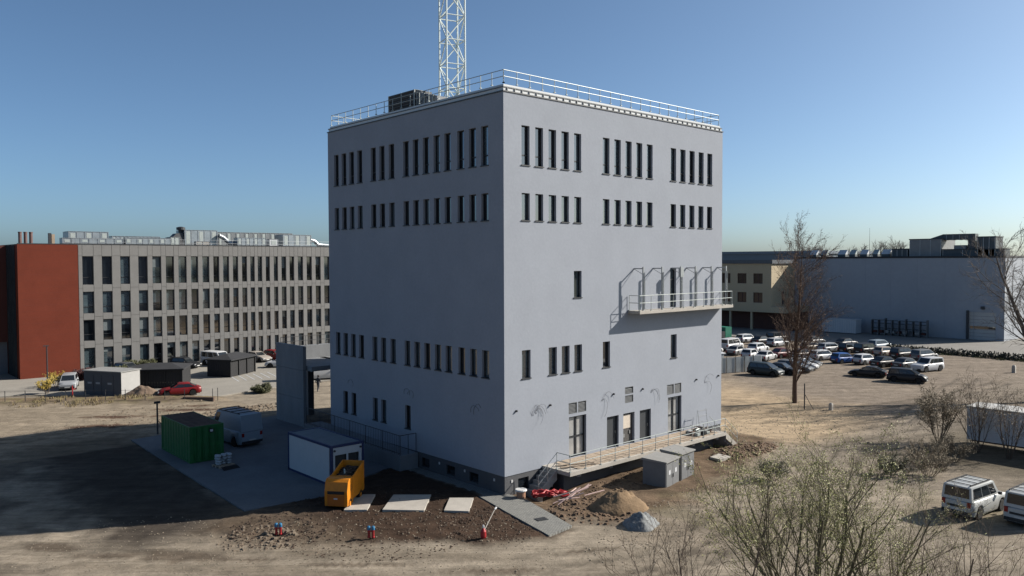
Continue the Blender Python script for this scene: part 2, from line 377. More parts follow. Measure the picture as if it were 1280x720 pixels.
def window(parent, w_, h, loc, rz, transom=None, vert=0, recess=.2, fm=None, pm_=None, sill=True, pmk=None, fw=.06, name='window', sm=None):
    fm = fm or frame_m; pm_ = pm_ or pane_dark
    k = (round(w_,3), round(h,3), transom, vert, recess, fm.name, fw)
    if k not in WM:
        mb = MB(); y0, y1 = recess-.03, recess+.06; a = w_/2
        mb.box(-a,-a+fw,y0,y1,0,h); mb.box(a-fw,a,y0,y1,0,h); mb.box(-a+fw,a-fw,y0,y1,0,fw); mb.box(-a+fw,a-fw,y0,y1,h-fw,h)
        if transom: mb.box(-a+fw,a-fw,y0,y1,h*transom-fw*.6,h*transom+fw*.6)
        for v in range(vert):
            x = -a+w_*(v+1)/(vert+1); mb.box(x-fw*.7,x+fw*.7,y0-.004,y1,fw,h-fw)
        WM[k] = mb.mesh(name, fm)
        WM[k, 's'] = MB().box(-a-.05,a+.05,-.06,recess-.03,-.045,.012).mesh('sill', sm or metal_dk)
    wd = link(name, WM[k], parent, loc, rz)
    kp = (k, pm_.name)
    if kp not in WM: WM[kp] = MB().box(-w_/2+fw*.5, w_/2-fw*.5, recess+.03, recess+.05, fw*.5, h-fw*.5).mesh('pane', pm_)
    link('pane', WM[kp], wd)
    if sill: link('sill', WM[k, 's'], wd)
    return wd

# ------------------------------------------------------------------ the tall grey building
BX, BY, BZ = 23.38, 20.93, 24.5
mainb = thing('tower_building', 'tall pale lavender grey rendered building with rows of narrow windows', 'building')
WW = .68
rowL = [20.0-.34-.02, 18.5, 17.38, 16.21, 14.35, 13.2, 11.97, 10.18, 9.02, 7.85, 6.65, 5.48, 4.12, 2.93, 1.75]
rowR = [1.82, 2.99, 4.16, 5.33, 6.51, 9.34, 10.53, 11.71, 12.89, 14.08, 16.9, 18.08, 19.26, 20.45, 21.62]
opL = []; opR = []; winL = []; winR = []
for c in rowL:
    for z0, z1, tr in ((20.22,22.65,.26), (16.82,18.51,None), (7.05,8.77,None)):
        opL.append((c-WW/2, c+WW/2, z0, z1)); winL.append((c, z0, z1, tr, WW))
for c in (18.6, 17.38, 14.37, 13.25, 10.2):
    opL.append((c-.34, c+.34, 2.57, 4.23)); winL.append((c, 2.57, 4.23, None, WW))
for c in rowR:
    for z0, z1, tr in ((20.22,22.65,.26), (16.82,18.51,None)):
        opR.append((c-WW/2, c+WW/2, z0, z1)); winR.append((c, z0, z1, tr, WW))
for c, z0, z1 in ((6.51,11.9,13.66),(1.83,7.03,8.79),(4.17,7.03,8.79),(5.36,7.03,8.79),(6.55,7.03,8.79),(9.38,7.03,8.79),(17.02,7.03,8.79)):
    opR.append((c-.37, c+.37, z0, z1)); winR.append((c, z0, z1, None, .74))
ZD = 1.32
doors = [('double_door',6.50,1.67,4.07),('panel_door',10.06,1.24,3.56),('board_door',11.80,1.24,3.57),('panel_door',13.65,1.28,3.56),('double_door',17.18,1.68,4.10)]
vents = [(5.63,6.44,4.27,5.0),(6.53,7.34,4.27,5.0),(11.36,12.28,4.92,5.42),(11.36,12.28,4.30,4.83),(16.21,17.06,4.32,5.07),(17.14,18.0,4.32,5.07)]
for n_, c, w_, zt in doors: opR.append((c-w_/2, c+w_/2, ZD+.02, zt))
for a, b, c, d in vents: opR.append((a, b, c, d))
opR.append((16.56, 17.28, 10.85, 13.78))
PZ = 1.17
mb = MB()
wall_mesh(mb, 0, BX, PZ, BZ, opR, lambda s, z, d: (s, d, z), .3)
wall_mesh(mb, 0, BY, PZ, BZ, opL, lambda s, z, d: (d, s, z), .3)
wall_mesh(mb, 0, BX, PZ, BZ, [], lambda s, z, d: (s, BY-d, z), .3)
wall_mesh(mb, 0, BY, PZ, BZ, [], lambda s, z, d: (BX-d, s, z), .3)
mb.build('wall', stucco, mainb)
MB().box(.05,BX-.05,.05,BY-.05,BZ-.5,BZ+.05).build('roof', mat('roof_felt',(.2,.2,.2),.9), mainb)
# plinth (set back) with basement windows
opP = [(3.0-.45,3.0+.45,.22,.85),(5.4-.45,5.4+.45,.22,.85),(8.2-.45,8.2+.45,.22,.85)]
opQ = [(1.15,2.05,.05,.85)]
mb = MB()
wall_mesh(mb, .04, BX-.04, -.6, PZ, opQ, lambda s, z, d: (s, .04+d, z), .25)
wall_mesh(mb, .04, BY-.04, -.6, PZ, opP, lambda s, z, d: (.04+d, s, z), .25)
mb.box(.3,BX-.04,BY-.3,BY-.04,-.6,PZ); mb.box(BX-.3,BX-.04,.3,BY-.3,-.6,PZ)
mb.build('plinth', plinth_m, mainb)
for c in (3.0, 5.4, 8.2): window(mainb, .9, .63, (.04, c, .22), R_(-90), recess=.12, sill=False, name='basement_window')
window(mainb, .9, .8, (1.6, .04, .05), 0, recess=.12, sill=False, name='basement_window')
rnd = random.Random(3)
for c, z0, z1, tr, w_ in winL: window(mainb, w_, z1-z0, (0, c, z0), R_(-90), tr, pm_=rnd.choice([pane_dark, pane_dark, pane_sky_teal]))
for c, z0, z1, tr, w_ in winR: window(mainb, w_, z1-z0, (c, 0, z0), 0, tr, pm_=rnd.choice([pane_dark, pane_sky_teal, pane_sky_teal]))
window(mainb, .72, 2.93, (16.92, 0, 10.85), 0, .7, sill=False, name='balcony_door', pm_=pane_sky_teal)
for n_, c, w_, zt in doors:
    h = zt-ZD-.02
    if n_ == 'double_door':
        window(mainb, w_, h, (c, 0, ZD+.02), 0, .5, 1, sill=False, name=n_, pm_=pane_reflecting, fw=.09)
    elif n_ == 'panel_door':
        d = MB().box(-w_/2,w_/2,.2,.26,0,h)
        d.box(-w_/2,-w_/2+.07,.14,.2,0,h); d.box(w_/2-.07,w_/2,.14,.2,0,h); d.box(-w_/2+.07,w_/2-.07,.14,.2,h-.07,h)
        d = link(n_, d.mesh(n_, mat('door_slate',(.055,.062,.07),.5,.08,3)), mainb, (c,0,ZD+.02))
        MB().box(w_/2-.2,w_/2-.16,.15,.2,.95,1.15).build('handle', galv, d)
    else:
        d = link(n_, MB().box(-w_/2,w_/2,.2,.26,0,h).mesh(n_, mat('door_brown',(.10,.095,.09),.7,.25,5)), mainb, (c,0,ZD+.02))
        MB().box(-w_/2+.05,w_/2-.22,.165,.198,1.12,h-.16).build('board', paper_m, d)
        MB().box(-w_/2+.16,-w_/2+.34,.15,.2,.5,.75).box(.2,.32,.15,.2,.7,.95).build('latch', galv, d)
for a, b, c, d in vents:
    g = MB(); g.box(-.5*(b-a),.5*(b-a),.12,.16,0,d-c)
    g.box(-.5*(b-a),-.5*(b-a)+.04,0,.12,0,d-c); g.box(.5*(b-a)-.04,.5*(b-a),0,.12,0,d-c); g.box(-.5*(b-a)+.04,.5*(b-a)-.04,.0,.12,d-c-.04,d-c); g.box(-.5*(b-a)+.04,.5*(b-a)-.04,.0,.12,0,.04)
    g = link('vent_grille', g.mesh('vent_grille', louvre_m), mainb, ((a+b)/2, 0, c))
    n = int((d-c-.1)/.085)
    sm_ = MB()
    for k in range(n):
        z = .06+k*.085; x = .5*(b-a)-.04
        sm_.hexa([(-x,.02,z),(x,.02,z),(x,.11,z+.06),(-x,.11,z+.06),(-x,.02,z+.012),(x,.02,z+.012),(x,.11,z+.072),(-x,.11,z+.072)])
    tag(sm_.build('slats', louvre_m, g), kind='stuff')
# roof edge: coping, upstand band with brackets, sloping flashing
flash = mat('flashing_light', (.78,.80,.80), .4, .05, 2)
mb = MB()
for (a, b, c, d) in ((-.05,BX+.05,-.05,.12),(-.05,BX+.05,BY-.12,BY+.05)): mb.box(a,b,c,d,BZ,BZ+.07)
for (a, b, c, d) in ((-.05,.12,.12,BY-.12),(BX-.12,BX+.05,.12,BY-.12)): mb.box(a,b,c,d,BZ,BZ+.07)
mb.build('coping', mat('coping_dark',(.07,.075,.08),.5,0), mainb)
mb = MB()
def ring(mb, i0, i1, z0, z1, z2=None):
    z2 = z1 if z2 is None else z2
    A = [(i0,i0),(BX-i0,i0),(BX-i0,BY-i0),(i0,BY-i0)]; B = [(i1,i1),(BX-i1,i1),(BX-i1,BY-i1),(i1,BY-i1)]
    for k in range(4):
        k2 = (k+1)%4
        mb.hexa([(*A[k],z0),(*A[k2],z0),(*B[k2],z0),(*B[k],z0),(*A[k],z1),(*A[k2],z1),(*B[k2],z2),(*B[k],z2)])
ring(mb, .06, .3, BZ+.07, BZ+.27); mb.build('parapet_band', flash, mainb)
mb = MB(); ring(mb, .02, .3, BZ+.27, BZ+.33); mb.build('parapet_trim', mat('trim_grey',(.16,.17,.18),.5,0), mainb)
mb = MB(); ring(mb, .14, .3, BZ+.33, BZ+.48); mb.build('flashing', flash, mainb)
for k in range(38):
    x = .35+k*(BX-.7)/37; piece('bracket', louvre_m, mainb, x-.022,x+.022,.0,.06,BZ+.07,BZ+.27)
# small wall lamps and plinth lamps
for x, z in ((.95,5.1),(3.9,5.1),(10.1,5.1),(13.3,5.1),(19.9,5.1),(22.9,5.1)):
    o = MB().tube((x,.0,z),(x,-.09,z),.07,10).tube((x,-.09,z),(x,-.13,z),.045,10).build('wall_lamp', metal_dk, mainb)
for y in (1.0, 3.9, 6.6, 9.6): MB().box(.0,.04,y-.06,y+.06,.72,.88).build('plinth_lamp', lamp_m, mainb)
MB().box(.55,.67,.0,.04,.72,.88).build('plinth_lamp', lamp_m, mainb)
# dangling cable ends
cable_m = mat('cable_grey',(.16,.165,.18),.6,0)
def cable(x, z, sc, seed):
    r = random.Random(seed); o = MB()
    for q in range(2):
        p = Vector((x+r.uniform(-.1,.1)*sc, -.01, z)); pts = [p.copy()]; a = r.uniform(1.2,2.2)
        for k in range(9):
            a += r.uniform(-.55,.25)-.28; p = p+Vector((math.cos(a)*.16*sc, r.uniform(-.05,.02), math.sin(a)*.16*sc*(1.0 if k < 3 else 1.5))); p.y = min(-.02, p.y); pts.append(p.copy())
        o.poly(pts, .009, 4)
    return o.build('cable', cable_m, mainb)
for i, (x, z) in enumerate(((2.35,4.6),(2.75,4.7),(8.9,4.75),(14.3,4.7),(21.1,4.7))): cable(x, z, 1.0, i)
def cableL(y, z, seed):
    r = random.Random(seed); o = MB(); p = Vector((-.02,y,z)); pts = [p.copy()]; a = 2
    for k in range(8):
        a -= .45+r.uniform(-.3,.3); p = p+Vector((0,-math.cos(a)*.16,math.sin(a)*.16)); pts.append(p.copy())
    o.poly(pts, .010, 4); o.build('cable', cable_m, mainb)
for i, (y, z) in enumerate(((18.2,4.9),(10.6,5.0),(10.2,5.0),(3.2,4.7),(2.9,4.6))): cableL(y, z, i)

# ------------------------------------------------------------------ railings
def railing(parent, pts, h=1.1, post_every=1.4, m=None, rails=(1.0,.52), pr=.022, rr=.024, npost=None):
    """pts: 3D base line points; posts and rails as separate parts"""
    m = m or galv
    pts = [Vector(p) for p in pts]; first = True
    for a, b in zip(pts[:-1], pts[1:]):
        n = max(1, round((b-a).length/post_every))
        for k in range(n+1):
            if k == 0 and not first: continue
            p = a.lerp(b, k/n); MB().tube(p, p+Vector((0,0,h)), pr, 6).build('post', m, parent)
            MB().box(p.x-.06,p.x+.06,p.y-.06,p.y+.06,p.z,p.z+.05).build('post_foot', m, parent)
        for f_ in rails:
            MB().tube(a+Vector((0,0,h*f_)), b+Vector((0,0,h*f_)), rr, 6).build('rail', m, parent)
        first = False
rl = thing('roof_railing', 'galvanised safety railing around the flat roof edge of the tall building', 'railing', (0,0,BZ+.40))
railing(rl, [(.2,.2,.15),(BX-.25,.2,.15),(BX-.25,BY-.25,.15),(.2,BY-.25,.15),(.2,.2,.15)], .8, 1.1, galv_d, pr=.024, rr=.026)

# roof air handling unit
ac = thing('rooftop_air_unit', 'dark louvred air handling box standing behind the roof railing', 'air unit', (1.5,12.0,BZ+.05)); ac.scale = (1,1,.92)
MB().box(-.6,.9,-1.65,1.65,.55,2.0).build('casing', mat('unit_casing',(.10,.105,.11),.5,.1,3), ac)
for k, y in enumerate((-1.62,-.05,1.58)): MB().box(-.64,-.6,y-.05,y+.05,.5,2.0).build('corner_post', galv_d, ac)
for y0 in (-1.55, .03):
    for k in range(7): MB().hexa([(-.62,y0,.65+k*.19),(-.60,y0,.65+k*.19),(-.60,y0+1.46,.65+k*.19),(-.62,y0+1.46,.65+k*.19),(-.66,y0,.76+k*.19),(-.60,y0,.78+k*.19),(-.60,y0+1.46,.78+k*.19),(-.66,y0+1.46,.76+k*.19)]).build('louvre', mat('unit_louvre',(.035,.037,.045),.6,0), ac)
MB().box(-.2,.6,-1.2,-.5,2.0,2.14).build('cap', galv_d, ac)
MB().hexa([(-.4,-1.65,.5),(.7,-1.65,.5),(.7,-4.0,.5),(-.4,-4.0,.5),(-.4,-1.65,1.85),(.7,-1.65,1.85),(.7,-4.0,1.15),(-.4,-4.0,1.15)]).build('intake_hood', mat('hood_grey',(.28,.29,.30),.5,.15,3), ac)
for y in (-1.7,-2.6,-3.6): MB().tube((-.45,y,0),(-.45,y,1.85-.3*(-1.7-y)),.04,6).build('strut', galv_d, ac)
MB().tube((-.47,-1.7,.5),(-.47,-2.6,1.5),.03,6).build('brace', galv_d, ac)
MB().tube((-.47,-2.6,1.5),(-.47,-3.6,.5),.03,6).build('brace', metal_dk, ac)
for x in (-.5,.8):
    for y in (-1.5,1.5): MB().box(x-.06,x+.06,y-.06,y+.06,.0,.55).build('leg', galv_d, ac)

# lattice mast
mast = thing('lattice_mast', 'white square lattice radio mast rising from the roof', 'mast', (3.0,8.75,BZ+.05), R_(-16))
s = .69; bay = 1.68; top = 16.8; wm = mat('mast_white',(1.05,1.15,1.1),.45,.05)
for sx in (-1,1):
    for sy in (-1,1): MB().tube((sx*s,sy*s,0),(sx*s,sy*s,top),.058,8).build('leg', wm, mast)
cn = [(-s,-s),(s,-s),(s,s),(-s,s)]
for k in range(11):
    z = .15+k*bay
    if z > top: break
    for q in range(4):
        a, b = cn[q], cn[(q+1)%4]
        MB().tube((*a,z),(*b,z),.042,6).build('strut', wm, mast)
        if z+bay <= top:
            p, q_ = (a, b) if (k+q) % 2 else (b, a)
            MB().tube((*p,z),(*q_,z+bay),.045,6).build('brace', wm, mast)
MB().box(-.95,.95,-.95,.95,0,.14).build('base_plate', galv_d, mast)
for k in range(28): MB().tube((s-.12,-s+.32,.5+k*.42),(s-.12,-s+.75,.5+k*.42),.012,4).build('rung', wm, mast)

# ------------------------------------------------------------------ balcony with frames
bal = thing('equipment_balcony', 'concrete balcony slab with railing and steel frames high on the lit wall', 'balcony', (0,0,10.6))
MB().box(11.67,23.35,-1.07,-.002,0,.21).build('slab', conc_lt, bal)
railing(bal, [(11.72,-.08,.21),(11.72,-1.0,.21),(23.28,-1.0,.21),(23.28,-.08,.21)], 1.07, 1.3, galv_d)
for i, x in enumerate((12.35,14.5,16.75,18.6,20.7,22.7)):
    f = MB().box(x-.05,x+.05,-.86,-.76,.21,3.28).build('frame_post', galv, bal)
    MB().box(x-.03,x+.03,-.76,-.002,3.12,3.2).build('bracket_arm', galv, bal)
    MB().tube((x,-.78,2.75),(x,-.02,3.12),.02,5).build('brace', galv, bal)
    MB().box(x+.08,x+.2,-.83,-.79,1.4,2.3).build('connector_plate', galv, bal)
    MB().tube((x+.07,-.9,.3),(x+.07,-.9,2.9),.025,6).build('conduit', galv, bal)
MB().box(16.62,16.98,-.92,-.7,2.5,3.2).build('junction_box', galv, bal)

# ------------------------------------------------------------------ loading platform
plat = thing('loading_platform', 'long raised concrete loading platform with railing and steps along the lit wall', 'platform')
YF = -2.45
MB().box(3.2,20.3,YF,-.002,ZD-.24,ZD-.002).build('deck', conc_lt, plat)
MB().box(3.6,20.0,-1.5,-.05,-.6,ZD-.24).build('support_wall', plinth_m, plat)
for k in range(6): MB().box(4.2+k*3.05,4.5+k*3.05,YF+.3,-1.5,ZD-.5,ZD-.24).build('beam', conc, plat)
for k in range(26):   # plank boards laid over the deck
    x0 = 4.2+k*.62
    if x0 > 19.6: break
    for j in range(3):
        r = random.Random(k*3+j); piece('plank', plank_m, plat, x0+r.uniform(0,.03), x0+.58+r.uniform(0,.02), -2.2+j*.72+r.uniform(-.02,.02), -1.52+j*.72, ZD, ZD+.035+r.uniform(0,.012))
railing(plat, [(3.25,-1.25,ZD),(3.25,YF+.06,ZD),(20.25,YF+.06,ZD)], 1.05, 1.45, galv_d)
# steps down at the left end, along the wall
for k in range(5): MB().box(3.2-(k+1)*.3,3.2-k*.3,-1.25,-.06,ZD-.26*(k+1)-.5,ZD-.24*(k+1)).build('step', conc, plat)
MB().hexa([(1.5,-1.32,-.35),(3.2,-1.32,ZD-.65),(3.2,-1.252,ZD-.65),(1.5,-1.252,-.35),(1.5,-1.32,.1),(3.2,-1.32,ZD-.02),(3.2,-1.252,ZD-.02),(1.5,-1.252,.1)]).build('stringer', conc, plat)
for h_ in (.55, 1.05): MB().tube((3.25,-1.28,ZD+h_),(1.6,-1.28,.1+h_),.022,6).build('rail', galv, plat)
for x in (1.6,2.4): MB().tube((x,-1.28,.1+(x-1.6)*.74),(x,-1.28,1.15+(x-1.6)*.74),.02,6).build('post', galv, plat)
# steps down at the right end
for k in range(5): MB().box(20.3+k*.3,20.6+k*.3,YF+.12,-.9,ZD-.26*(k+1)-.5,ZD-.24*(k+1)).build('step', conc, plat)
MB().hexa([(20.3,YF,ZD-.5),(22.0,YF,-.3),(22.0,YF+.12,-.3),(20.3,YF+.12,ZD-.5),(20.3,YF,ZD-.02),(22.0,YF,.1),(22.0,YF+.12,.1),(20.3,YF+.12,ZD-.02)]).build('stringer', conc_lt, plat)
for yy in (YF+.05, -.95):
    for h_ in (.5, 1.0): MB().tube((20.3,yy,ZD+h_),(21.9,yy,.15+h_),.022,6).build('rail', galv_d, plat)
    MB().tube((21.9,yy,.1),(21.9,yy,1.15),.022,6).build('post', galv_d, plat)
for i in range(2):
    o = MB().box(-1.3,1.3,-.09,.09,0,.05).build('timber_plank', plank_m); o.location = (4.7+.1*i,-1.75+.45*i,ZD+.055+.002*i); o.rotation_euler = (0,0,R_(-18-5*i)); tag(o, 'loose brown timber plank lying at the stair end of the loading platform', 'plank', 'loose planks on the platform')
# scaffold scrap heap on the platform
heap = thing('scrap_heap', 'jumbled heap of pale pipes and scrap on the far end of the loading platform', 'scrap', (18.6,-1.35,ZD+.05))
r = random.Random(5)
hm = [galv_d, metal_dk, conc, rust_m, white_p]
for k in range(60):
    a = r.uniform(0,6.28); l = r.uniform(.25,.7); p = Vector((r.uniform(-1.3,1.3), r.uniform(-.6,.6), r.uniform(.03,.45)*(1-.0))); p.z *= max(.15, 1-abs(p.x)/1.5)
    d = Vector((math.cos(a)*l, math.sin(a)*l*.6, r.uniform(-.1,.22)))
    q = p+d; q.z = max(.03, q.z); q.y = max(-.85, min(.9, q.y))
    MB().tube(p, q, r.choice([.02,.03,.05]), 5).build('pipe', r.choice(hm), heap)
for k in range(14):
    p = (r.uniform(-1.2,1.2), r.uniform(-.6,.5)); s_ = r.uniform(.1,.2); MB().box(p[0]-s_,p[0]+s_,p[1]-s_*.7,p[1]+s_*.7,0,r.uniform(.12,.35)).build('block', r.choice(hm), heap)
st = thing('folding_trestle', 'thin grey steel trestle frame leaning by the wall over the scrap', 'trestle', (19.4,-.7,ZD))
for x in (-.0,1.1): MB().tube((x,0,0),(x+.02,.2,1.5),.02,5).build('leg', galv, st)
MB().tube((-.6,-.1,0),(0,.2,1.45),.02,5).build('leg', galv, st)
for z in (.6,1.05,1.45): MB().tube((0,.08*z,z),(1.1,.08*z,z),.018,5).build('rail', galv, st)

# ------------------------------------------------------------------ walkway along the shaded wall, concrete pylon and canopy
wk = thing('access_ramp', 'dark concrete access walkway with barred railing along the shaded wall', 'ramp')
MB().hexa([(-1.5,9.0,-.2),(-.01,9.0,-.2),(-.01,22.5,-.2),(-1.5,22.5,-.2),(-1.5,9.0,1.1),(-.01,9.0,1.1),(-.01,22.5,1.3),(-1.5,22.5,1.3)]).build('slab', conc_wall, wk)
n = 60
for k in range(n+1):
    y = 9.1+k*13.2/n; z = 1.1+.2*(y-9)/13.5; big = k % 10 == 0
    MB().tube((-1.42,y,z),(-1.42,y,z+1.35),.03 if big else .012,5).build('post' if big else 'bar', metal_dk, wk)
for h_ in (.12,1.35): MB().tube((-1.42,9.1,1.1+h_),(-1.42,22.3,1.3+h_),.028,6).build('rail', metal_dk, wk)
for x in (-1.42,-.75,-.1): MB().tube((x,9.1,1.1),(x,9.1,2.45),.025,5).build('post', metal_dk, wk)
MB().tube((-1.42,9.1,2.45),(-.1,9.1,2.45),.025,5).build('rail', metal_dk, wk)
py = thing('concrete_pylon', 'freestanding tall grey concrete wall slab beside the yard pad', 'wall', (.9,29.6,0))
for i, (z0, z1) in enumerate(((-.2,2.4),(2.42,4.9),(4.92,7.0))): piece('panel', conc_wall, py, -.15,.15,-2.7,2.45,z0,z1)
cp = thing('canopy_bridge', 'dark concrete canopy joining the concrete slab to the tall building', 'canopy', (0,0,0))
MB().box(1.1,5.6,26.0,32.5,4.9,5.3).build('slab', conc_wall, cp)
MB().box(1.1,9.0,31.9,32.5,5.3,6.5).build('beam', conc_wall, cp)
MB().box(5.05,9.0,26.0,32.5,4.9,5.3).build('slab', conc_wall, cp)
MB().box(3.9,4.5,32.0,32.6,-.2,4.9).build('column', conc_wall, cp)
MB().box(9.0,9.5,21.0,32.5,-.2,6.5).build('back_wall', conc_wall, cp)
railing(cp, [(1.3,32.2,6.5),(8.8,32.2,6.5)], .9, 1.2, metal_dk)

# ------------------------------------------------------------------ yard objects
def container(name, label, cat, loc, rz, Lx, Wy, H, body, roofm, corr=True):
    t = thing(name, label, cat, loc, rz)
    mb = MB(); 
    def corr_wall(p0, p1, nrm):
        p0 = Vector(p0); p1 = Vector(p1); Ld = (p1-p0).length; n = int(Ld/.14); prev = None; d = (p1-p0).normalized(); nr = Vector(nrm)
        cols = []
        for k in range(n+1):
            q = p0+d*(Ld*k/n); off = 0 if (k//1) % 4 in (0,1) else .035
            cols.append(q-nr*off)
        for a, b in zip(cols[:-1], cols[1:]):
            mb.add([(a.x,a.y,.14),(b.x,b.y,.14),(b.x,b.y,H-.1),(a.x,a.y,H-.1)], [(0,1,2,3)])
    a, b = Lx/2, Wy/2; e = .03
    corr_wall((-a+.1,-b+e,0),(a-.1,-b+e,0),(0,-1,0)); corr_wall((a-.1,b-e,0),(-a+.1,b-e,0),(0,1,0)); corr_wall((a-e,-b+.1,0),(a-e,b-.1,0),(1,0,0)); corr_wall((-a+e,b-.1,0),(-a+e,-b+.1,0),(-1,0,0))
    mb.build('side_wall', body, t)
    for sx in (-1,1):
        for sy in (-1,1): MB().box(sx*a-(.12 if sx>0 else 0),sx*a+(.12 if sx<0 else 0),sy*b-(.12 if sy>0 else 0),sy*b+(.12 if sy<0 else 0),.02,H).build('corner_post', body, t)
    f = MB()
    for z0, z1 in ((.02,.14),(H-.1,H-.005)):
        f.box(-a+.12,a-.12,-b,-b+.08,z0,z1); f.box(-a+.12,a-.12,b-.08,b,z0,z1); f.box(-a,-a+.08,-b+.12,b-.12,z0,z1); f.box(a-.08,a,-b+.12,b-.12,z0,z1)
    f.build('frame_rail', body, t)
    MB().box(-a+.08,a-.08,-b+.08,b-.08,H-.06,H-.02).build('roof', roofm, t)
    for k in range(int(Lx/.5)): MB().box(-a+.2+k*.5,-a+.42+k*.5,-b+.12,b-.12,H-.02,H+.003).build('roof_rib', roofm, t)
    return t
gc = container('shipping_container', 'green corrugated shipping container with rusty brown roof on the yard pad', 'container', (-9.95,23.9,.03), R_(89), 6.06, 2.44, 2.6, green_p, rust_m)
MB().tube((-3.04,-.3,2.2),(-3.12,-.3,2.2),.17,12).build('end_light', black_m, gc)
MB().box(-3.15,-3.12,-.4,-.2,2.12,2.28).build('badge', white_p, gc)
for y in (-.6,-.2,.25,.7): MB().tube((-3.05,y,.2),(-3.05,y,2.45),.025,6).build('lock_rod', green_p, gc)
# site office
of = thing('site_office', 'white site office cabin with blue edge frame on the yard pad', 'cabin', (-5.6,11.85,.03))
a, b, H = 1.2, 2.95, 2.6
off_w = mat('cabin_white',(.62,.66,.70),.5,.04,2)
MB().box(-a+.03,a-.03,-b+.3,b-.03,.14,H-.15).build('wall', off_w, of)
for sx in (-1,1):
    for sy in (-1,1): MB().box(min(sx*a,sx*(a-.15)),max(sx*a,sx*(a-.15)),min(sy*b,sy*(b-.15)),max(sy*b,sy*(b-.15)),.0,H-.16).build('corner_post', blue_p, of)
f = MB()
for z0, z1 in ((.0,.14),(H-.16,H)):
    f.box(-a,a,-b,-b+.15,z0+.001,z1); f.box(-a,a,b-.15,b,z0+.001,z1); f.box(-a,-a+.15,-b+.15,b-.15,z0+.001,z1); f.box(a-.15,a,-b+.15,b-.15,z0+.001,z1)
f.build('frame', blue_p, of)
MB().box(-a+.15,a-.15,-b+.15,b-.15,H-.12,H-.03).build('roof', mat('cabin_roof',(.25,.28,.30),.7,.15,2), of)
MB().box(-a+.15,a-.15,-b+.02,-b+.1,1.95,H-.17).build('head_panel', off_w, of)
MB().box(-a+.15,-a+.3,-b+.03,-b+.1,.14,1.95).box(a-.35,a-.15,-b+.03,-b+.1,.14,1.95).box(-.06,.06,-b+.03,-b+.1,.14,1.95).build('door_frame', off_w, of)
MB().box(-a+.3,a-.35,-b+.18,-b+.28,.14,1.95).build('door_recess', mat('recess_dark',(.03,.035,.04),.6,0), of)
for x in (-.95,.95): MB().tube((x,-b+.02,2.25),(x,-b-.05,2.25),.07,10).build('hook', metal_dk, of)
# orange machine
om = thing('mixing_machine', 'orange wheeled mortar machine with open soil bin and black front grille', 'machine', (-7.9,5.4,.0), R_(39.5))
# local +x = away from the camera; front at x=-1.45
W2 = .68
hood = [(-1.4,.25),(-1.45,1.1),(-1.3,1.62),(-1.12,1.77),(-.55,1.77),(-.55,.25)]
mb = MB(); n = len(hood)
mb.add([(x,-W2,z) for x,z in hood]+[(x,W2,z) for x,z in hood], [tuple(range(n)), tuple(range(2*n-1,n-1,-1))]+[(i,n+i,n+(i+1)%n,(i+1)%n) for i in range(n)])
mb.build('engine_hood', orange_p, om)
MB().hexa([(-1.475,-.5,.95),(-1.44,-.5,.95),(-1.44,.5,.95),(-1.475,.5,.95),(-1.475,-.5,1.13),(-1.43,-.5,1.13),(-1.43,.5,1.13),(-1.475,.5,1.13)]).build('grille', black_m, om)
MB().box(-1.46,-1.43,-.5,.5,.3,.9).build('front_panel', mat('orange_shaded',(.52,.15,.01),.6,.12,3), om)  # darker orange paints in the shade on the machine's front
MB().box(-1.475,-1.455,-.1,.12,.66,.74).build('maker_badge', white_p, om)
MB().box(-.55,-.49,-W2-.02,W2+.02,.25,1.8).build('bulkhead', orange_p, om)
MB().box(-.9,-.8,-W2-.012,-W2+.01,1.0,1.4).build('side_vent', black_m, om)
mb = MB()
for sy in (-1,1):
    y0, y1 = (sy*W2, sy*(W2-.05)) if sy > 0 else (sy*W2, sy*(W2-.05)); y0, y1 = min(y0,y1), max(y0,y1)
    mb.hexa([(-.49,y0,.45),(1.5,y0,.45),(1.5,y1,.45),(-.49,y1,.45),(-.49,y0,1.75),(1.5,y0,2.2),(1.5,y1,2.2),(-.49,y1,1.75)])
mb.box(1.5,1.56,-W2,W2,.45,2.2); mb.box(-.49,1.5,-W2+.05,W2-.05,.45,.55); mb.build('bin', orange_p, om)
mb = MB()
r = random.Random(2)
for i in range(9):
    for j in range(5):
        x0 = -.47+i*.21; y0 = -.6+j*.24; z = 1.56+.022*i+.16*math.sin(j/4*3.14)+r.uniform(-.06,.06); mb.box(x0,x0+.22,y0,y0+.25,.55,z)
mb.build('soil_fill', soil_m, om)
MB().poly([(.1,.0,1.5),(.15,.05,1.85),(.3,.12,1.95),(.45,.1,1.8),(.4,.0,1.6)],.045,6).build('auger_handle', galv_d, om)
for x in (-.95,.9):
    for sy in (-1,1): 
        wl = MB().tube((x,sy*(W2-.18),.3),(x,sy*(W2+.0),.3),.3,14).build('wheel', rubber, om); MB().tube((x,sy*(W2+.0),.3),(x,sy*(W2+.02),.3),.15,10).build('rim', orange_p, wl)
MB().box(-1.35,1.5,-.4,.4,.28,.45).build('chassis', black_m, om)
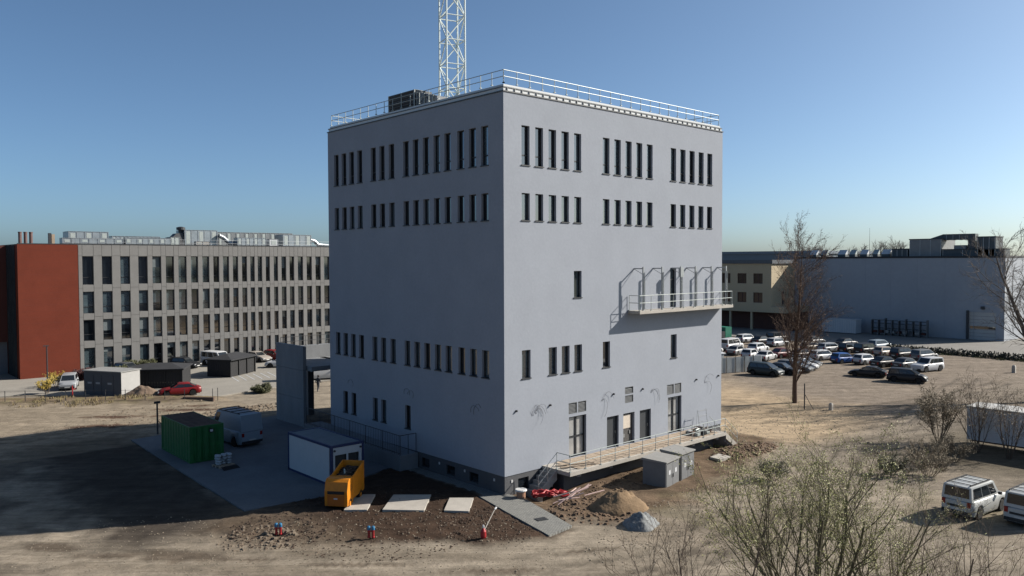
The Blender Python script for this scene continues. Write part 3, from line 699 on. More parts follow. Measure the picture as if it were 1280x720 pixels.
# concrete slabs lying in the soil
for i, (P, lb) in enumerate((([(-8.9,3.8),(-7.9,2.95),(-5.9,5.2),(-6.9,6.05)],'pale concrete slab in the soil under the orange machine'),
          ([(-7.25,2.36),(-5.6,.63),(-3.46,2.83),(-5.13,4.39)],'largest pale concrete slab lying flat in the dark soil'),
          ([(-4.76,-.15),(-3.82,-1.22),(-1.99,.58),(-3.04,1.56)],'pale concrete slab in the soil next to the sett path'))):
    tag(MB().prism(P,.0,.19).build('concrete_slab', conc_lt), lb, 'slab', 'slabs in the soil strip')
tag(MB().prism([(16.0,-3.9),(17.3,-3.75),(17.2,-4.85),(15.9,-4.8)],.1,.42).build('manhole_slab', conc_lt), 'square concrete cover slab in the brown dirt near the platform', 'slab')
# hydrant stubs
def hydrant(loc, rz, label, third=False):
    t = thing('valve_standpipe', label, 'standpipe', loc, rz, 'standpipes along the soil strip'); t.scale = (.85,.85,.85)
    if not third:
        for x in (-.13,.13):
            MB().lathe([(.10,0),(.10,.06),(.075,.08),(.075,.46),(.09,.48)],12,(x,0,0)).build('pipe', red_p, t)
            MB().lathe([(.11,.48),(.11,.62),(.08,.7),(.03,.72)],12,(x,0,0)).build('cap', bluecap, t)
        MB().box(-.2,.2,-.05,.05,.36,.42).build('clamp', red_p, t)
    else:
        MB().lathe([(.14,0),(.18,.1),(.17,.42),(.09,.56),(.05,.62)],14).build('canister', red_p, t)
        MB().lathe([(.05,.62),(.07,.66),(.05,.8)],10).build('cap', white_p, t)
        MB().tube((.1,0,.5),(1.35,.5,1.35),.028,6).build('lance', conc_lt, t)
        MB().tube((1.35,.5,1.35),(1.55,.58,1.42),.06,6).build('lance_head', white_p, t)
hydrant((-13.3,2.95,.03), R_(-42), 'blue capped red double standpipe beside the rubble at the pad corner')
hydrant((-10.1,-.95,.1), R_(-42), 'blue capped red double standpipe in the soil before the orange machine')
hydrant((-5.9,-4.95,.1), R_(0), 'red canister standpipe with long white lance leaning from it', True)
# pallet of bags
pl = thing('pallet', 'dark wooden pallet beside the green container', 'pallet', (-9.7,18.75,.03), R_(8))
for k in range(6): MB().box(-.6,.6,-.5+k*.18,-.38+k*.18,.11,.135).build('deck_board', plank_m, pl)
for y in (-.45,0,.42): MB().box(-.6,.6,y-.05,y+.05,0,.11).build('runner', plank_m, pl)
for k in range(5): MB().box(-.7+k*.02,.5,-1.3+k*.1,-1.18+k*.1,.0+k*.03,.03+k*.03).build('offcut', wood_dk, pl)
bagm = mat('bag_white',(.48,.52,.55),.6,.12,6)
for lay in range(4):
    for i in range(3):
        r = random.Random(lay*7+i); o = MB()
        o.lathe([(.12,0),(.24,.02),(.27,.09),(.24,.16),(.12,.18)],10); 
        o = o.build('cement_bag', bagm, None, True); o.location = (-10.05+i*.36+r.uniform(-.03,.03), 18.75+r.uniform(-.06,.06)+.1*(i%2), .17+lay*.178); o.scale = (.75,1.3,1); o.rotation_euler = (0,0,r.uniform(-.2,.2))
        tag(o, ['white cement sack in the bottom layer on the pallet','white cement sack in the second layer on the pallet','white cement sack in the third layer on the pallet','white cement sack in the top layer on the pallet'][lay], 'sack', 'sacks on the pallet layer %s' % ['one','two','three','four'][lay])
# cabinets
cabm = mat('cabinet_grey',(.22,.225,.23),.6,.08,2,fine=.04); cabroof = mat('cabinet_roof',(.34,.335,.32),.8,.1,2)
def cabinet(loc, rz, w_, d, h, label):
    t = thing('electrical_cabinet', label, 'cabinet', loc, rz)
    MB().box(0,w_,0,d,-.2,h-.1).build('body', cabm, t)
    MB().hexa([(-.06,-.08,h-.1),(w_+.06,-.08,h-.1),(w_+.06,d+.06,h-.1),(-.06,d+.06,h-.1),(-.06,-.08,h-.02),(w_+.06,-.08,h-.02),(w_+.06,d+.06,h+.06),(-.06,d+.06,h+.06)]).build('lid', cabroof, t)
    for k in range(2):
        dr = MB().box(.06+k*(w_-.1)/2,(w_-.1)/2+.03+k*(w_-.1)/2,-.025,-.001,.1,h-.2).build('door', cabm, t)
        MB().box(.06+k*(w_-.1)/2+.3,.06+k*(w_-.1)/2+.55,-.035,-.025,.85,1.12).build('notice', white_p, dr)
        MB().box(w_/2-.14+k*.2,w_/2-.11+k*.2,-.05,-.025,.6,.85).build('handle', metal_dk, dr)
    MB().box(.2,w_-.2,-.03,-.001,h-.18,h-.12).build('vent_strip', metal_dk, t)
cabinet((8.28,-5.84,0), R_(11), 1.9, 1.6, 1.75, 'grey steel electrical cabinet nearer the sand heap')
cabinet((10.55,-5.35,0), R_(6), 1.7, 1.5, 1.82, 'grey steel electrical cabinet further from the sand heap')

def mound(name, label, cat, loc, rx, ry, h, m, seed, rz=0, pw=1.4, rough=.12):
    n, k = 34, 14; vs_ = [(0,0,h)]; fs = []
    for j in range(1,k+1):
        t_ = j/k
        for i in range(n):
            a = 2*math.pi*i/n; x, y = math.cos(a)*t_*rx, math.sin(a)*t_*ry
            e = 1+.28*noise.noise(Vector((math.cos(a)*1.3, math.sin(a)*1.3, seed)))
            z = h*(1-t_**pw)*(1+.25*noise.noise(Vector((x*1.2,y*1.2,seed+5))))+rough*noise.noise(Vector((x*3.5,y*3.5,seed)))*(1-t_*.6)+.4*rough*noise.noise(Vector((x*9,y*9,seed)))
            vs_.append((x*e, y*e, z-(.12 if j == k else 0)))
    for i in range(n): fs.append((0,1+i,1+(i+1)%n))
    for j in range(k-1):
        for i in range(n): fs.append((1+j*n+i,1+(j+1)*n+i,1+(j+1)*n+(i+1)%n,1+j*n+(i+1)%n))
    mb = MB(); mb.add(vs_, fs); o = mb.build(name, m, None, True); o.location = loc; o.rotation_euler = (0,0,rz)
    tag(o, label, cat); return o
mound('sand_heap', 'yellow brown sand heap near the building corner', 'heap', (3.3,-6.1,0), 2.0, 1.6, 1.0, sand_m, 3, pw=1.7, rough=.24)
mound('gravel_heap', 'small grey gravel heap past the sand heap', 'heap', (1.75,-9.1,0), 1.1, .95, .75, gravel_m, 9, pw=1.5, rough=.16)
mound('rubble_heap', 'low brown earth heap beside the red parked car', 'heap', (-3.9,53.9,.1), 1.9, 1.1, .95, mat('rubble_brown',(.24,.17,.12),1,.35,2,bump=.9,bscale=5,fine=.3), 15, R_(-32))
# clods of soil and stones: uncountable
def clods(name, label, spots, m, seed):
    r = random.Random(seed); mb = MB()
    for (cx, cy, rx, ry, n, s0, s1) in spots:
        for k in range(n):
            a = r.uniform(0,6.283); q = math.sqrt(r.random()); x, y = cx+math.cos(a)*q*rx, cy+math.sin(a)*q*ry
            if inpoly(x, y, PAD) or inpoly(x, y, PATH): continue
            s_ = r.uniform(s0,s1); z = zone(x,y)[0]
            p = [Vector((r.uniform(.6,1)*sx, r.uniform(.6,1)*sy, r.uniform(.5,.9)*sz))*s_ for sx,sy,sz in ((-1,-1,-.4),(1,-1,-.4),(1,1,-.4),(-1,1,-.4),(-.7,-.7,.8),(.7,-.7,.8),(.7,.7,.8),(-.7,.7,.8))]
            mb.hexa([(x+v.x,y+v.y,z+v.z) for v in p])
    tag(mb.build(name, m), label, 'soil', None, 'stuff')
clods('soil_clods', 'loose dark soil clods over the planting strip', [(-8,1.5,6,6.5,1500,.02,.06),(-4,-3.6,3,3,900,.02,.055),(-13,3.5,2.5,2.8,500,.02,.08)], soil_m, 1)
clods('pale_rubble', 'pale rubble stones spilled at the edge of the soil', [(-14.4,3.2,1.9,2.0,170,.03,.10),(-13.6,2.4,1.0,1.2,30,.08,.16),(-5.5,42,6,6,120,.05,.14),(1.5,38.5,5,1.6,260,.05,.18),(-4,52.6,3,1.5,120,.04,.13)], mat('pale_rubble',(.26,.205,.15),1,.3,3,fine=.2), 2)
clods('dirt_lumps', 'brown dirt lumps in the dug ground by the platform', [(2,-5.5,2.6,2.6,300,.04,.15),(20,-4.2,4,1.4,500,.04,.16),(9,-3.5,6,1.5,250,.03,.1)], mat('dirt_lump',(.19,.125,.08),1,.35,3,fine=.2), 3)
clods('road_stones', 'small stones scattered over the sandy site road', [(-12,-4,9,8,1500,.015,.05),(-20,6,5,6,500,.015,.05),(8,-11,12,4,1400,.015,.06),(-8,40,9,5,700,.02,.07),(34,-4,12,9,1200,.02,.07)], mat('road_stone',(.33,.28,.21),1,.35,3,fine=.2), 8)
# red hose bundle, pipes and drum by the corner
hb = thing('hose_bundle', 'bright red hose bundle heaped at the foot of the building corner', 'hose', (1.6,-2.35,.05), R_(-30))
r = random.Random(11)
for k in range(9):
    pts = []
    for j in range(12):
        t_ = j/11; pts.append((-1.1+2.2*t_, .28*math.sin(t_*9+k)+r.uniform(-.1,.1), max(.08,.38+.12*math.sin(t_*7+k*2)-.28*abs(t_-.35)+r.uniform(-.05,.05))))
    MB().poly(pts, .06, 6).build('hose', red_p, hb, True)
for k in range(11):
    r = random.Random(40+k); a = r.uniform(-.8,.4); l = r.uniform(.8,1.9); x, y = 1.0+r.uniform(0,2.6), -3.2+r.uniform(-.6,.6)
    o = MB().tube((0,0,0),(l,0,0),.035,6).build('plastic_pipe', hose_m); z0 = zone(x,y)[0]; o.location = (x,y,z0+.05+.05*k); o.rotation_euler = (0,-r.uniform(0,.5),a)
    tag(o, 'thin pinkish plastic pipe strewn in the dirt by the red hoses', 'pipe', 'pipes strewn by the corner')
dr = thing('paint_bucket', 'white lidded drum with brown side at the building corner', 'drum', (.42,-1.0,.02))
MB().lathe([(.24,0),(.27,.05),(.28,.45)],16).build('drum', mat('drum_brown',(.45,.25,.16),.6,.1), dr); MB().lathe([(.36,.45),(.37,.5),(.34,.55)],16).build('lid', lamp_m, dr)

# ------------------------------------------------------------------ grey office block with red end
YO = 76.6; HO = 16.6
gb = thing('office_block', 'long four storey grey office block with deep window grid and red end wall', 'building')
panel_m = mat('facade_panel',(.245,.24,.232),.85,.08,.7,fine=.04)
red_m = mat('terracotta_red',(.19,.042,.023),.85,.10,.5,fine=.06,spec=.15)
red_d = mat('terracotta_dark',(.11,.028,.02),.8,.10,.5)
wx = [(-3.9,-2.63),(-1.58,-.42),(.65,1.8),(2.91,4.03),(4.71,5.8),(6.47,7.5),(8.16,9.2),(9.87,10.8),(11.47,12.38),(13.03,13.8),(14.42,15.24),(15.87,16.59),(17.23,17.92),(18.49,19.1),(19.64,20.26),(20.89,21.47),(22.16,22.76),(23.4,24.1),(24.71,25.41),(26.08,26.88),(27.56,28.37),(29.06,29.89),(30.54,31.48),(32.1,33.0),(33.7,34.6),(35.3,36.2)]
wz = [(.35,3.28),(4.2,6.9),(7.75,10.53),(11.45,15.09)]
XE = 37.4
mb = MB(); wall_mesh(mb, -4.4, XE, 0, HO-.1, [(a,b,c,d) for a,b in wx for c,d in wz], lambda s,z,d:(s,YO+.12+d,z), .3)
mb.add([(XE,YO+.12,0),(XE,YO+18,0),(XE,YO+18,HO-.1),(XE,YO+.12,HO-.1)],[(0,1,2,3)]); mb.add([(-4.4,YO+18,0),(XE,YO+18,0),(XE,YO+18,HO-.1),(-4.4,YO+18,HO-.1)],[(3,2,1,0)])
mb.build('wall', panel_m, gb)
MB().box(-11.0,XE-.05,YO+.3,YO+17.9,HO-.4,HO-.12).build('roof', mat('roof_felt',(.2,.2,.2),.9), gb)
J = .035
edges = [-4.4]+[v for ab in wx for v in ab]+[XE]
zb = [0]+[v for cd_ in wz for v in cd_]+[HO]
# spandrel panels above / below windows, piers between
for a, b in wx:
    for k in range(0, len(zb), 2):
        z0, z1 = zb[k], zb[k+1]
        if z1-z0 > .3: piece('facade_panel', panel_m, gb, a+.0,b-.0,YO+.01,YO+.12,z0+J,z1-J*.2)
for k in range(0, len(edges), 2):
    a, b = edges[k], edges[k+1]
    for z0, z1 in ((0,3.7),(3.7,7.3),(7.3,10.98),(10.98,15.15),(15.15,HO)):
        piece('facade_panel', panel_m, gb, a+J,b-J,YO,YO+.12,z0+J,z1)
MB().box(-11.1,XE+.05,YO-.03,YO+.14,HO+.002,HO+.1).build('coping', metal_dk, gb)
rr_ = random.Random(21); blind_m = mat('blind_grey',(.15,.18,.19),.7,.1,3)
for a, b in wx:
    for i, (c, d) in enumerate(wz):
        q = rr_.random()
        wd = window(gb, b-a, d-c, ((a+b)/2, YO+.12, c), 0, .3 if i < 3 else .25, recess=.22, pm_=pane_sky_teal if q < .55 else pane_dark, sill=False, fw=.07)
        if rr_.random() < .45:
            hb_ = (d-c)*rr_.uniform(.2,.6); piece('blind', blind_m if rr_.random()<.6 else pane_sky_teal, wd, -(b-a)/2+.08,(b-a)/2-.08,.222,.245,d-c-.08-hb_,d-c-.08)
# red end
mb = MB(); mb.box(-11.1,-4.42,YO,YO+14,0,HO); mb.build('red_wall', red_m, gb)
gl = MB()
mb = MB(); mb.add([(-11.12,YO+1.3,.0),(-11.12,YO+6.2,0),(-11.12,YO+6.2,HO-.05),(-11.12,YO+1.3,HO-.05)],[(3,2,1,0)]); mb.build('glazed_strip', pane_sky_teal, gb)
for k in range(6): piece('mullion', frame_m, gb, -11.2,-11.13,YO+1.3+k*.96,YO+1.38+k*.96,0,HO-.05)
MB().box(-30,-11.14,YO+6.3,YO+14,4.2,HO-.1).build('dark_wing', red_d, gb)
MB().box(-30,-11.14,YO+7.0,YO+13,0,4.2).build('ground_floor', mat('base_grey',(.22,.23,.25),.7,.1), gb)
# fine horizontal joints of the red cladding
for k in range(1, 22): piece('cladding_joint', mat('joint_red',(.165,.030,.016),.8,0), gb, -11.08,-4.44,YO-.008,YO-.001,k*HO/22-.012,k*HO/22+.012)
# chimneys
for x, w_ in ((-10.1,.2),(-9.5,.2),(-8.9,.2)): MB().lathe([(w_,0),(w_,1.6),(w_+.03,1.62),(w_+.03,1.75)],12,(x,YO+3.5,HO-.15)).build('flue_pipe', mat('flue_brown',(.16,.09,.08),.6,.1), gb)
MB().box(-6.6,-6.25,YO+3.3,YO+3.7,HO-.15,HO+1.35).build('chimney', mat('chimney_tan',(.45,.36,.26),.9,.1), gb); MB().box(-6.95,-6.63,YO+3.3,YO+3.7,HO-.15,HO+1.5).build('chimney', metal_dk, gb)
# roof plant
def plant(name, label, x0, x1, y0, y1, h, m=None, seams=6, legs=True, lift=.35):
    t = thing(name, label, 'roof plant', ((x0+x1)/2,(y0+y1)/2,HO-.12), 0)
    a, b = (x1-x0)/2, (y1-y0)/2; m = m or metal_sheet
    MB().box(-a,a,-b,b,lift,h).build('casing', m, t)
    for k in range(seams+1):
        x = -a+2*a*k/seams; MB().box(x-.03,x+.03,-b-.04,-b-.002,lift,h+.03).build('seam', galv, t)
    MB().box(-a-.03,a+.03,-b-.05,b+.03,h+.031,h+.07).build('lid', galv, t)
    for x in (-a+.1,a-.1): MB().box(x-.06,x+.06,-b,b,0,lift).build('foot', metal_dk, t)
    for k in range(0,seams,2): 
        x = -a+2*a*(k+.2)/seams; MB().box(x,x+2*a/seams*.6,-b-.03,-b-.003,lift+.15,h-.15).build('access_panel', galv_d, t)
    return t
def duct(label, pts, r):
    t = thing('ventilation_duct', label, 'duct', (pts[0][0],pts[0][1],HO-.12)); o = Vector((pts[0][0],pts[0][1],0))
    MB().poly([Vector(p)-o for p in pts], r, 10).build('pipe', metal_sheet, t, True)
    for p, q in zip(pts[:-1],pts[1:]):
        p, q = Vector(p)-o, Vector(q)-o; n = max(1,int((q-p).length/1.4))
        for k in range(n): c = p.lerp(q,(k+.5)/n); d = (q-p).normalized()*.04; MB().tube(c-d,c+d,r+.03,10).build('flange', galv, t)
    for p in (pts[0],pts[-1]): MB().box(p[0]-o.x-.05,p[0]-o.x+.05,p[1]-o.y-.05,p[1]-o.y+.05,0,max(.1,p[2]-r*.6)).build('stand', metal_dk, t)
plant('air_handling_unit','large boxy silver air handling unit at the red end of the office roof',-3.9,1.0,83,86,1.95,seams=5)
plant('air_handling_unit','low silver unit before the large boxy unit on the office roof',-5.2,2.2,80.6,82.2,1.0,seams=7)
plant('chiller_unit','long slatted silver chiller behind low units on the office roof',1.8,8.2,84,86,1.45,seams=12)
plant('air_handling_unit','long low silver duct casing in the middle of the office roof',2.6,8.6,80.8,82.0,1.15,seams=8)
plant('air_handling_unit','round-shouldered silver unit with dark end on the office roof',8.7,9.9,81,83.2,1.35,seams=2,m=galv_d)
plant('plant_room','tallest silver plant casing under a dark fan on the office roof',11.4,16.2,83,86.5,2.5,seams=5)
plant('air_handling_unit','low grey control unit before the tallest plant casing',12.2,14.2,80.8,81.6,.8,m=conc,seams=2)
plant('chiller_unit','dark topped chiller right of the tallest plant casing',17.5,24.0,86,89,2.4,m=mat('chiller_grey',(.23,.25,.26),.5,.15,1),seams=9)
plant('air_handling_unit','long silver duct casing with dark gap on the office roof',18.5,23.0,81,82.4,1.45,seams=7)
plant('air_handling_unit','white square unit between silver ducts on the office roof',23.6,25.0,81,82.4,1.3,m=white_p,seams=1)
plant('air_handling_unit','large silver air handling unit nearest the tall grey building',26.6,31.5,82.5,85.5,2.1,seams=5)
plant('chiller_unit','dark flat chiller behind the large silver unit by the tall building',24.0,31.0,88,90,2.5,m=mat('chiller_grey',(.23,.25,.26),.5,.15,1),seams=9)
duct('curved silver roof duct dipping beside the tallest plant casing',[(16.3,82.6,1.8),(17.0,82.6,1.5),(17.8,82.4,.7),(19.0,82.2,.6),(23,82.2,.6)],.32)
duct('silver roof duct running low toward the white square unit',[(1.2,82.8,.5),(5,82.8,.55),(8.6,82.8,.6)],.28)
duct('silver elbow duct at the far end of the office roof',[(31.6,83,1.4),(32.4,83,1.2),(33.0,83,.6),(35,83,.5)],.3)
fan = thing('roof_fan','dark mushroom fan on a sloped hood on the office roof','fan',(10.6,84,HO-.12)); fan.scale = (1,1,1.15)
MB().hexa([(-1.9,-1,0.3),(1.2,-1,.3),(1.2,1,.3),(-1.9,1,.3),(-.3,-.7,1.75),(.9,-.7,1.85),(.9,.7,1.85),(-.3,.7,1.75)]).build('hood', metal_dk, fan); MB().lathe([(.35,1.85),(.35,2.2),(.62,2.25),(.62,2.55),(.2,2.65)],14,(.6,0,0)).build('cowl', metal_dk, fan)
rl2 = thing('office_roof_railing','thin steel railing along the office roof edge before the plant','railing',(0,0,HO-.12))
railing(rl2, [(-4.2,79.6,0),(36,79.6,0)], 1.0, 2.4, galv, pr=.02, rr=.02)

# ------------------------------------------------------------------ small buildings on the left
ks = thing('transformer_kiosk','transformer kiosk painted shaded grey with a sunlit pale end on the earth bank','kiosk',(-5.86,54.9,.0),R_(30))
kd = mat('kiosk_shaded',(.10,.105,.115),.7,.08,2)
# local +x: end painted as sunlit; local +y: side painted as shaded
MB().box(0,2.7,0,5.0,-.2,2.55).build('body', kd, ks)
MB().box(.02,2.68,-.03,-.002,.2,2.5).build('end_wall', mat('kiosk_sunlit',(.46,.455,.44),.8,.06,2), ks)
MB().hexa([(-.12,-.12,2.551),(2.82,-.12,2.551),(2.82,5.12,2.551),(-.12,5.12,2.551),(-.12,-.12,2.65),(2.82,-.12,2.65),(2.82,5.12,2.65),(-.12,5.12,2.65)]).build('roof', mat('kiosk_roof',(.33,.33,.32),.8,.1), ks)
for y in (1.0,2.6,3.7): 
    d = MB().box(-.03,-.002,y,y+.95,.1,2.2).build('door', kd, ks); MB().box(-.045,-.03,y+.2,y+.75,1.2,1.4).build('notice', mat('notice_grey',(.4,.41,.42),.6,0), d)
def shed(label, loc, rz, Lx, Dy, H, rise, name='timber_shed'):
    t = thing(name, label, 'shed', loc, rz)
    for x in (0,Lx/3,2*Lx/3,Lx): MB().box(x-.06,x+.06,0,.12,0,H).build('post', wood_dk, t)
    n = int(Lx/.28)
    for k in range(n): MB().box(k*Lx/n+.01,(k+1)*Lx/n-.01,.13,.16,.05,H).build('board', wood_dk, t)
    n = int(Dy/.28)
    for k in range(n):
        MB().box(0,.03,.17+k*(Dy-.2)/n+.01,.17+(k+1)*(Dy-.2)/n-.01,.05,H).build('board', wood_dk, t)
    MB().box(Lx-.03,Lx,.17,Dy,.05,H).box(.03,Lx-.03,Dy-.03,Dy,.05,H).build('wall', wood_dk, t)
    rf = mat('shed_roof',(.035,.036,.04),.85,.2,1.5)
    e = .25
    MB().add([(-e,-e,H),(Lx+e,-e,H),(Lx+e,Dy+e,H),(-e,Dy+e,H),(Lx*.3,Dy/2,H+rise),(Lx*.7,Dy/2,H+rise)],[]) 
    mb = MB(); mb.add([(-e,-e,H),(Lx+e,-e,H),(Lx+e,Dy+e,H),(-e,Dy+e,H),(Lx*.3,Dy/2,H+rise),(Lx*.7,Dy/2,H+rise),(-e,-e,H-.12),(Lx+e,-e,H-.12),(Lx+e,Dy+e,H-.12),(-e,Dy+e,H-.12)],[(0,1,5,4),(1,2,5),(2,3,4,5),(3,0,4),(6,9,8,7),(0,6,7,1),(1,7,8,2),(2,8,9,3),(3,9,6,0)])
    mb.build('roof', rf, t); return t
shed('wide black timber shed beside the transformer kiosk',(-3.7,59.3,.02),R_(-32),5.6,4.6,2.2,.45)
shed('small black timber shed with low hip roof by the painted parking bays',(8.45,60.3,.02),R_(33),5.4,3.4,2.2,.55)
# lamp post and posts
def lamp_post(loc, h, label, arm=True):
    t = thing('lamp_post', label, 'lamp', loc); MB().tube((0,0,0),(0,0,h),.09,8,.06).build('pole', metal_dk, t)
    MB().lathe([(.14,0),(.14,.25),(.1,.3)],10).build('base', metal_dk, t)
    MB().box(-.35,.2,-.1,.1,h,h+.1).build('lamp_head', metal_dk, t)
lamp_post((-10.5,65.6,0), 4.9, 'tall black lamp post before the red end wall')
t = thing('fence_post','black steel site post with bracket behind the green container','post',(-9.5,32.7,.03)); MB().tube((0,0,0),(0,0,2.75),.07,8).build('pole', metal_dk, t); MB().tube((0,0,1.2),(.55,.1,.5),.03,6).build('brace', metal_dk, t); MB().box(-.25,.25,-.04,.04,2.55,2.75).build('bracket', metal_dk, t)
for i, (x, y) in enumerate(((.06,45.05),(.65,45.2))): tag(MB().tube((x,y,-.05),(x,y,1.35),.035,6).build('bollard', metal_dk), 'thin black bollard post at the end of the earth bank', 'post', 'bollards by the bank')
sf = thing('wire_fence','low wire fence with thin posts along the earth bank','fence')
pts = [(-17.5+k*1.55, 59.2-k*1.20) for k in range(11)]
for x, y in pts: MB().tube((x,y,zone(x,y)[0]-.1),(x,y,zone(x,y)[0]+1.1),.035,5).build('post', metal_dk, sf)
for (x,y),(x2,y2) in zip(pts[:-1],pts[1:]):
    for h_ in (.5,1.0): MB().tube((x,y,zone(x,y)[0]+h_),(x2,y2,zone(x2,y2)[0]+h_),.012,4).build('wire', metal_dk, sf)
tag(MB().tube((-9.9,57.6,.2),(-9.9,57.6,1.3),.06,8).tube((-9.9,57.6,.9),(-9.6,57.6,.9),.05,8).build('fire_hydrant', red_p), 'small red hydrant on the earth bank by the lamp post', 'hydrant')
kb = MB().box(-.1,3.2,-.15,.15,-.05,.42).build('planter_kerb', mat('kerb_brown',(.18,.12,.09),.95,.2,2)); kb.location = (-1.9,47.5,0); kb.rotation_euler = (0,0,R_(-48)); tag(kb, 'low brown kerb wall ahead of the red parked car', 'kerb')

# ------------------------------------------------------------------ right background buildings
wh = thing('grey_warehouse','large flat roofed blue grey warehouse hall behind the parked cars','building')
whm = mat('warehouse_cladding',(.44,.475,.52),.7,.05,.1,fine=.03)
X1, Y0, Y1, HW = 124.5, 8.9, 47.7, 14.6
mb = MB(); wall_mesh(mb, Y0, Y1, 0, HW, [(10.2,14.5,0.02,4.9)], lambda s,z,d:(X1+d,s,z), .3)
mb.add([(X1,Y0,0),(220,Y0,0),(220,Y0,HW),(X1,Y0,HW)],[(0,1,2,3)]); mb.add([(X1,Y1,0),(220,Y1,0),(220,Y1,HW),(X1,Y1,HW)],[(3,2,1,0)])
mb.build('wall', whm, wh)
MB().box(X1-.1,220,Y0-.1,Y1+.1,HW,HW+.35).build('roof', mat('roof_dark',(.05,.053,.058),.8,.1), wh)
for k in range(1,8): piece('panel_joint', mat('joint_soft',(.40,.435,.48),.7,0), wh, X1-.012,X1-.001,Y0+k*4.85-.03,Y0+k*4.85+.03,.1,HW-.05)
gate = MB().box(X1+.15,X1+.22,10.2,14.5,.02,4.9).build('roller_gate', mat('gate_pale',(.62,.62,.60),.6,.06,1), wh)
for k in range(1,8): MB().box(X1+.13,X1+.149,10.25,14.45,k*.6,k*.6+.05).build('slat_line', mat('joint_grey',(.2,.21,.23)), gate)
MB().box(X1+.12,X1+.148,10.3,14.4,1.95,2.45).build('glazing', pane_dark, gate)
MB().box(X1-.3,X1-.002,14.5,14.9,0,5.2).build('gate_post', metal_dk, wh)
MB().box(X1-.6,X1-.002,12.0,12.5,5.5,6.0).build('gate_lamp', metal_dk, wh)
def roofbox(label, x0,x1,y0,y1,z0,z1,m, top=None):
    t = thing('rooftop_plant', label, 'roof plant', ((x0+x1)/2,(y0+y1)/2,HW+.35)); a,b = (x1-x0)/2,(y1-y0)/2
    MB().box(-a,a,-b,b,0,z1-HW-.35).build('casing', m, t); MB().box(-a-.1,a+.1,-b-.1,b+.1,z1-HW-.35+.002,z1-HW-.2).build('lid', metal_dk, t)
    for k in range(4): MB().box(-a-.05,-a-.002,-b+.1+k*(2*b-.2)/3-.04,-b+.1+k*(2*b-.2)/3+.04,0.05,z1-HW-.4).build('seam', galv, t)
    return t
pg = mat('plant_grey',(.30,.31,.31),.6,.1,1); pd = mat('plant_dark',(.10,.12,.13),.6,.1,1)
t = roofbox('pale grey plant house with a fat elbow duct on the warehouse roof',127,134,20.2,25.9,0,18.1,pg)
ar = [(22.2+1.0,17.6),(21.4,18.3),(20.2,18.8),(19.0,19.0),(17.2,19.0),(15.9,18.8),(15.4,18.2),(15.3,15.2)]
d = thing('elbow_duct','fat dark duct arching down to the warehouse roof beside the plant house','duct',(129,20,HW+.35))
MB().hexa([(-.8,3.0,2.1),(.8,3.0,2.1),(.8,.6,3.0),(-.8,.6,3.0),(-.8,3.0,3.2),(.8,3.0,3.2),(.8,.3,4.1),(-.8,.3,4.1)]).box(-.8,.8,-3.9,.45,3.0,4.08).box(-.8,.8,-5.1,-3.9,.5,4.08).build('duct_run', pd, d)
for q in range(4): MB().box(-.86,.86,-3.6+q*1.1,-3.54+q*1.1,2.94,4.14).build('flange', galv, d)
MB().box(-.9,.9,-5.5,-3.9,0,.5).build('foot', metal_dk, d)
MB().box(-1.2,1.2,-3.7,-1.7,.0,2.0).build('fan_casing', pg, d)
roofbox('dark square plant block near the corner of the warehouse roof',127,131,11.2,14.2,0,18.3,pd)
roofbox('long low dark plant casing between the roof ducts',127,130,9.8,20.0,0,16.1,pd)
roofbox('low dark plant casing left of the pale plant house',127,130,26.2,29.2,0,16.3,pd)
for i,(y,s_,lb) in enumerate(((45.5,.7,'end'),(43.2,.6,''),(39.4,.8,''),(37.2,.6,''),(34.9,.7,''),(32.6,.5,''),(30.6,.8,''))):
    r = random.Random(i); t = tag(thing('skylight_vent','tilted white smoke vent flap on the warehouse roof','vent',(128,y,HW+.35),0,'smoke vents on the warehouse roof'))
    MB().box(-.5,.5,-s_,s_,0,.45).build('curb', pd, t); MB().hexa([(-.5,-s_,.46),(.5,-s_,.46),(.5,s_,.46),(-.5,s_,.46),(-.5,-s_,.52),(.5,-s_,1.4),(.5,s_,1.4),(-.5,s_,.52)]).build('flap', galv_d if i%2 else white_p, t)
tag(MB().tube((127,33.5,HW+.35),(127,33.5,HW+6),.05,5,.02).build('antenna_pole', metal_dk), 'thin antenna pole on the warehouse roof', 'antenna')
# yellow wing
yb = thing('yellow_building','cream yellow two storey wing over a dark recessed ground floor','building')
ym = mat('cream_render',(.62,.52,.35),.9,.05,.3,fine=.03)
XY, YA, YB, HY = 115.0, 47.9, 82.0, 13.6
ops = []; 
for c in (50.9,54.6,58.4,62.2,66.0,69.8):
    for z0,z1 in ((5.6,7.7),(9.5,11.6)): ops.append((c-1.05,c+1.05,z0,z1))
mb = MB(); wall_mesh(mb, YA, YB, 3.7, HY, ops, lambda s,z,d:(XY+d,s,z), .35)
mb.add([(XY,YA,4.9),(124.4,YA,4.9),(124.4,YA,HY),(XY,YA,HY)],[(0,1,2,3)]); mb.box(XY+.02,124.4,YA-3.2,YA-.01,3.7,4.88); mb.add([(XY,YA,3.7),(XY+15,YA,3.7),(XY+15,YB,3.7),(XY,YB,3.7)],[(3,2,1,0)]); mb.build('wall', ym, yb)
for a,b,c,d in ops: window(yb, b-a, d-c, (XY,(a+b)/2,c), R_(-90), None, 1, recess=.2, fm=mat('frame_red',(.10,.04,.035),.5,0), pm_=mat('pane_red',(.05,.028,.028),.1,.3,1.5,spec=.5), sill=False, fw=.1)
MB().box(XY+3,XY+15,YA-3,YB,0,3.69).build('ground_floor', mat('base_redbrown',(.10,.045,.035),.8,.2,.5), yb)
MB().box(XY-.35,124.45,YA-.35,YB,HY,HY+.75).build('roof', mat('roof_blue_grey',(.12,.14,.16),.6,.1), yb)
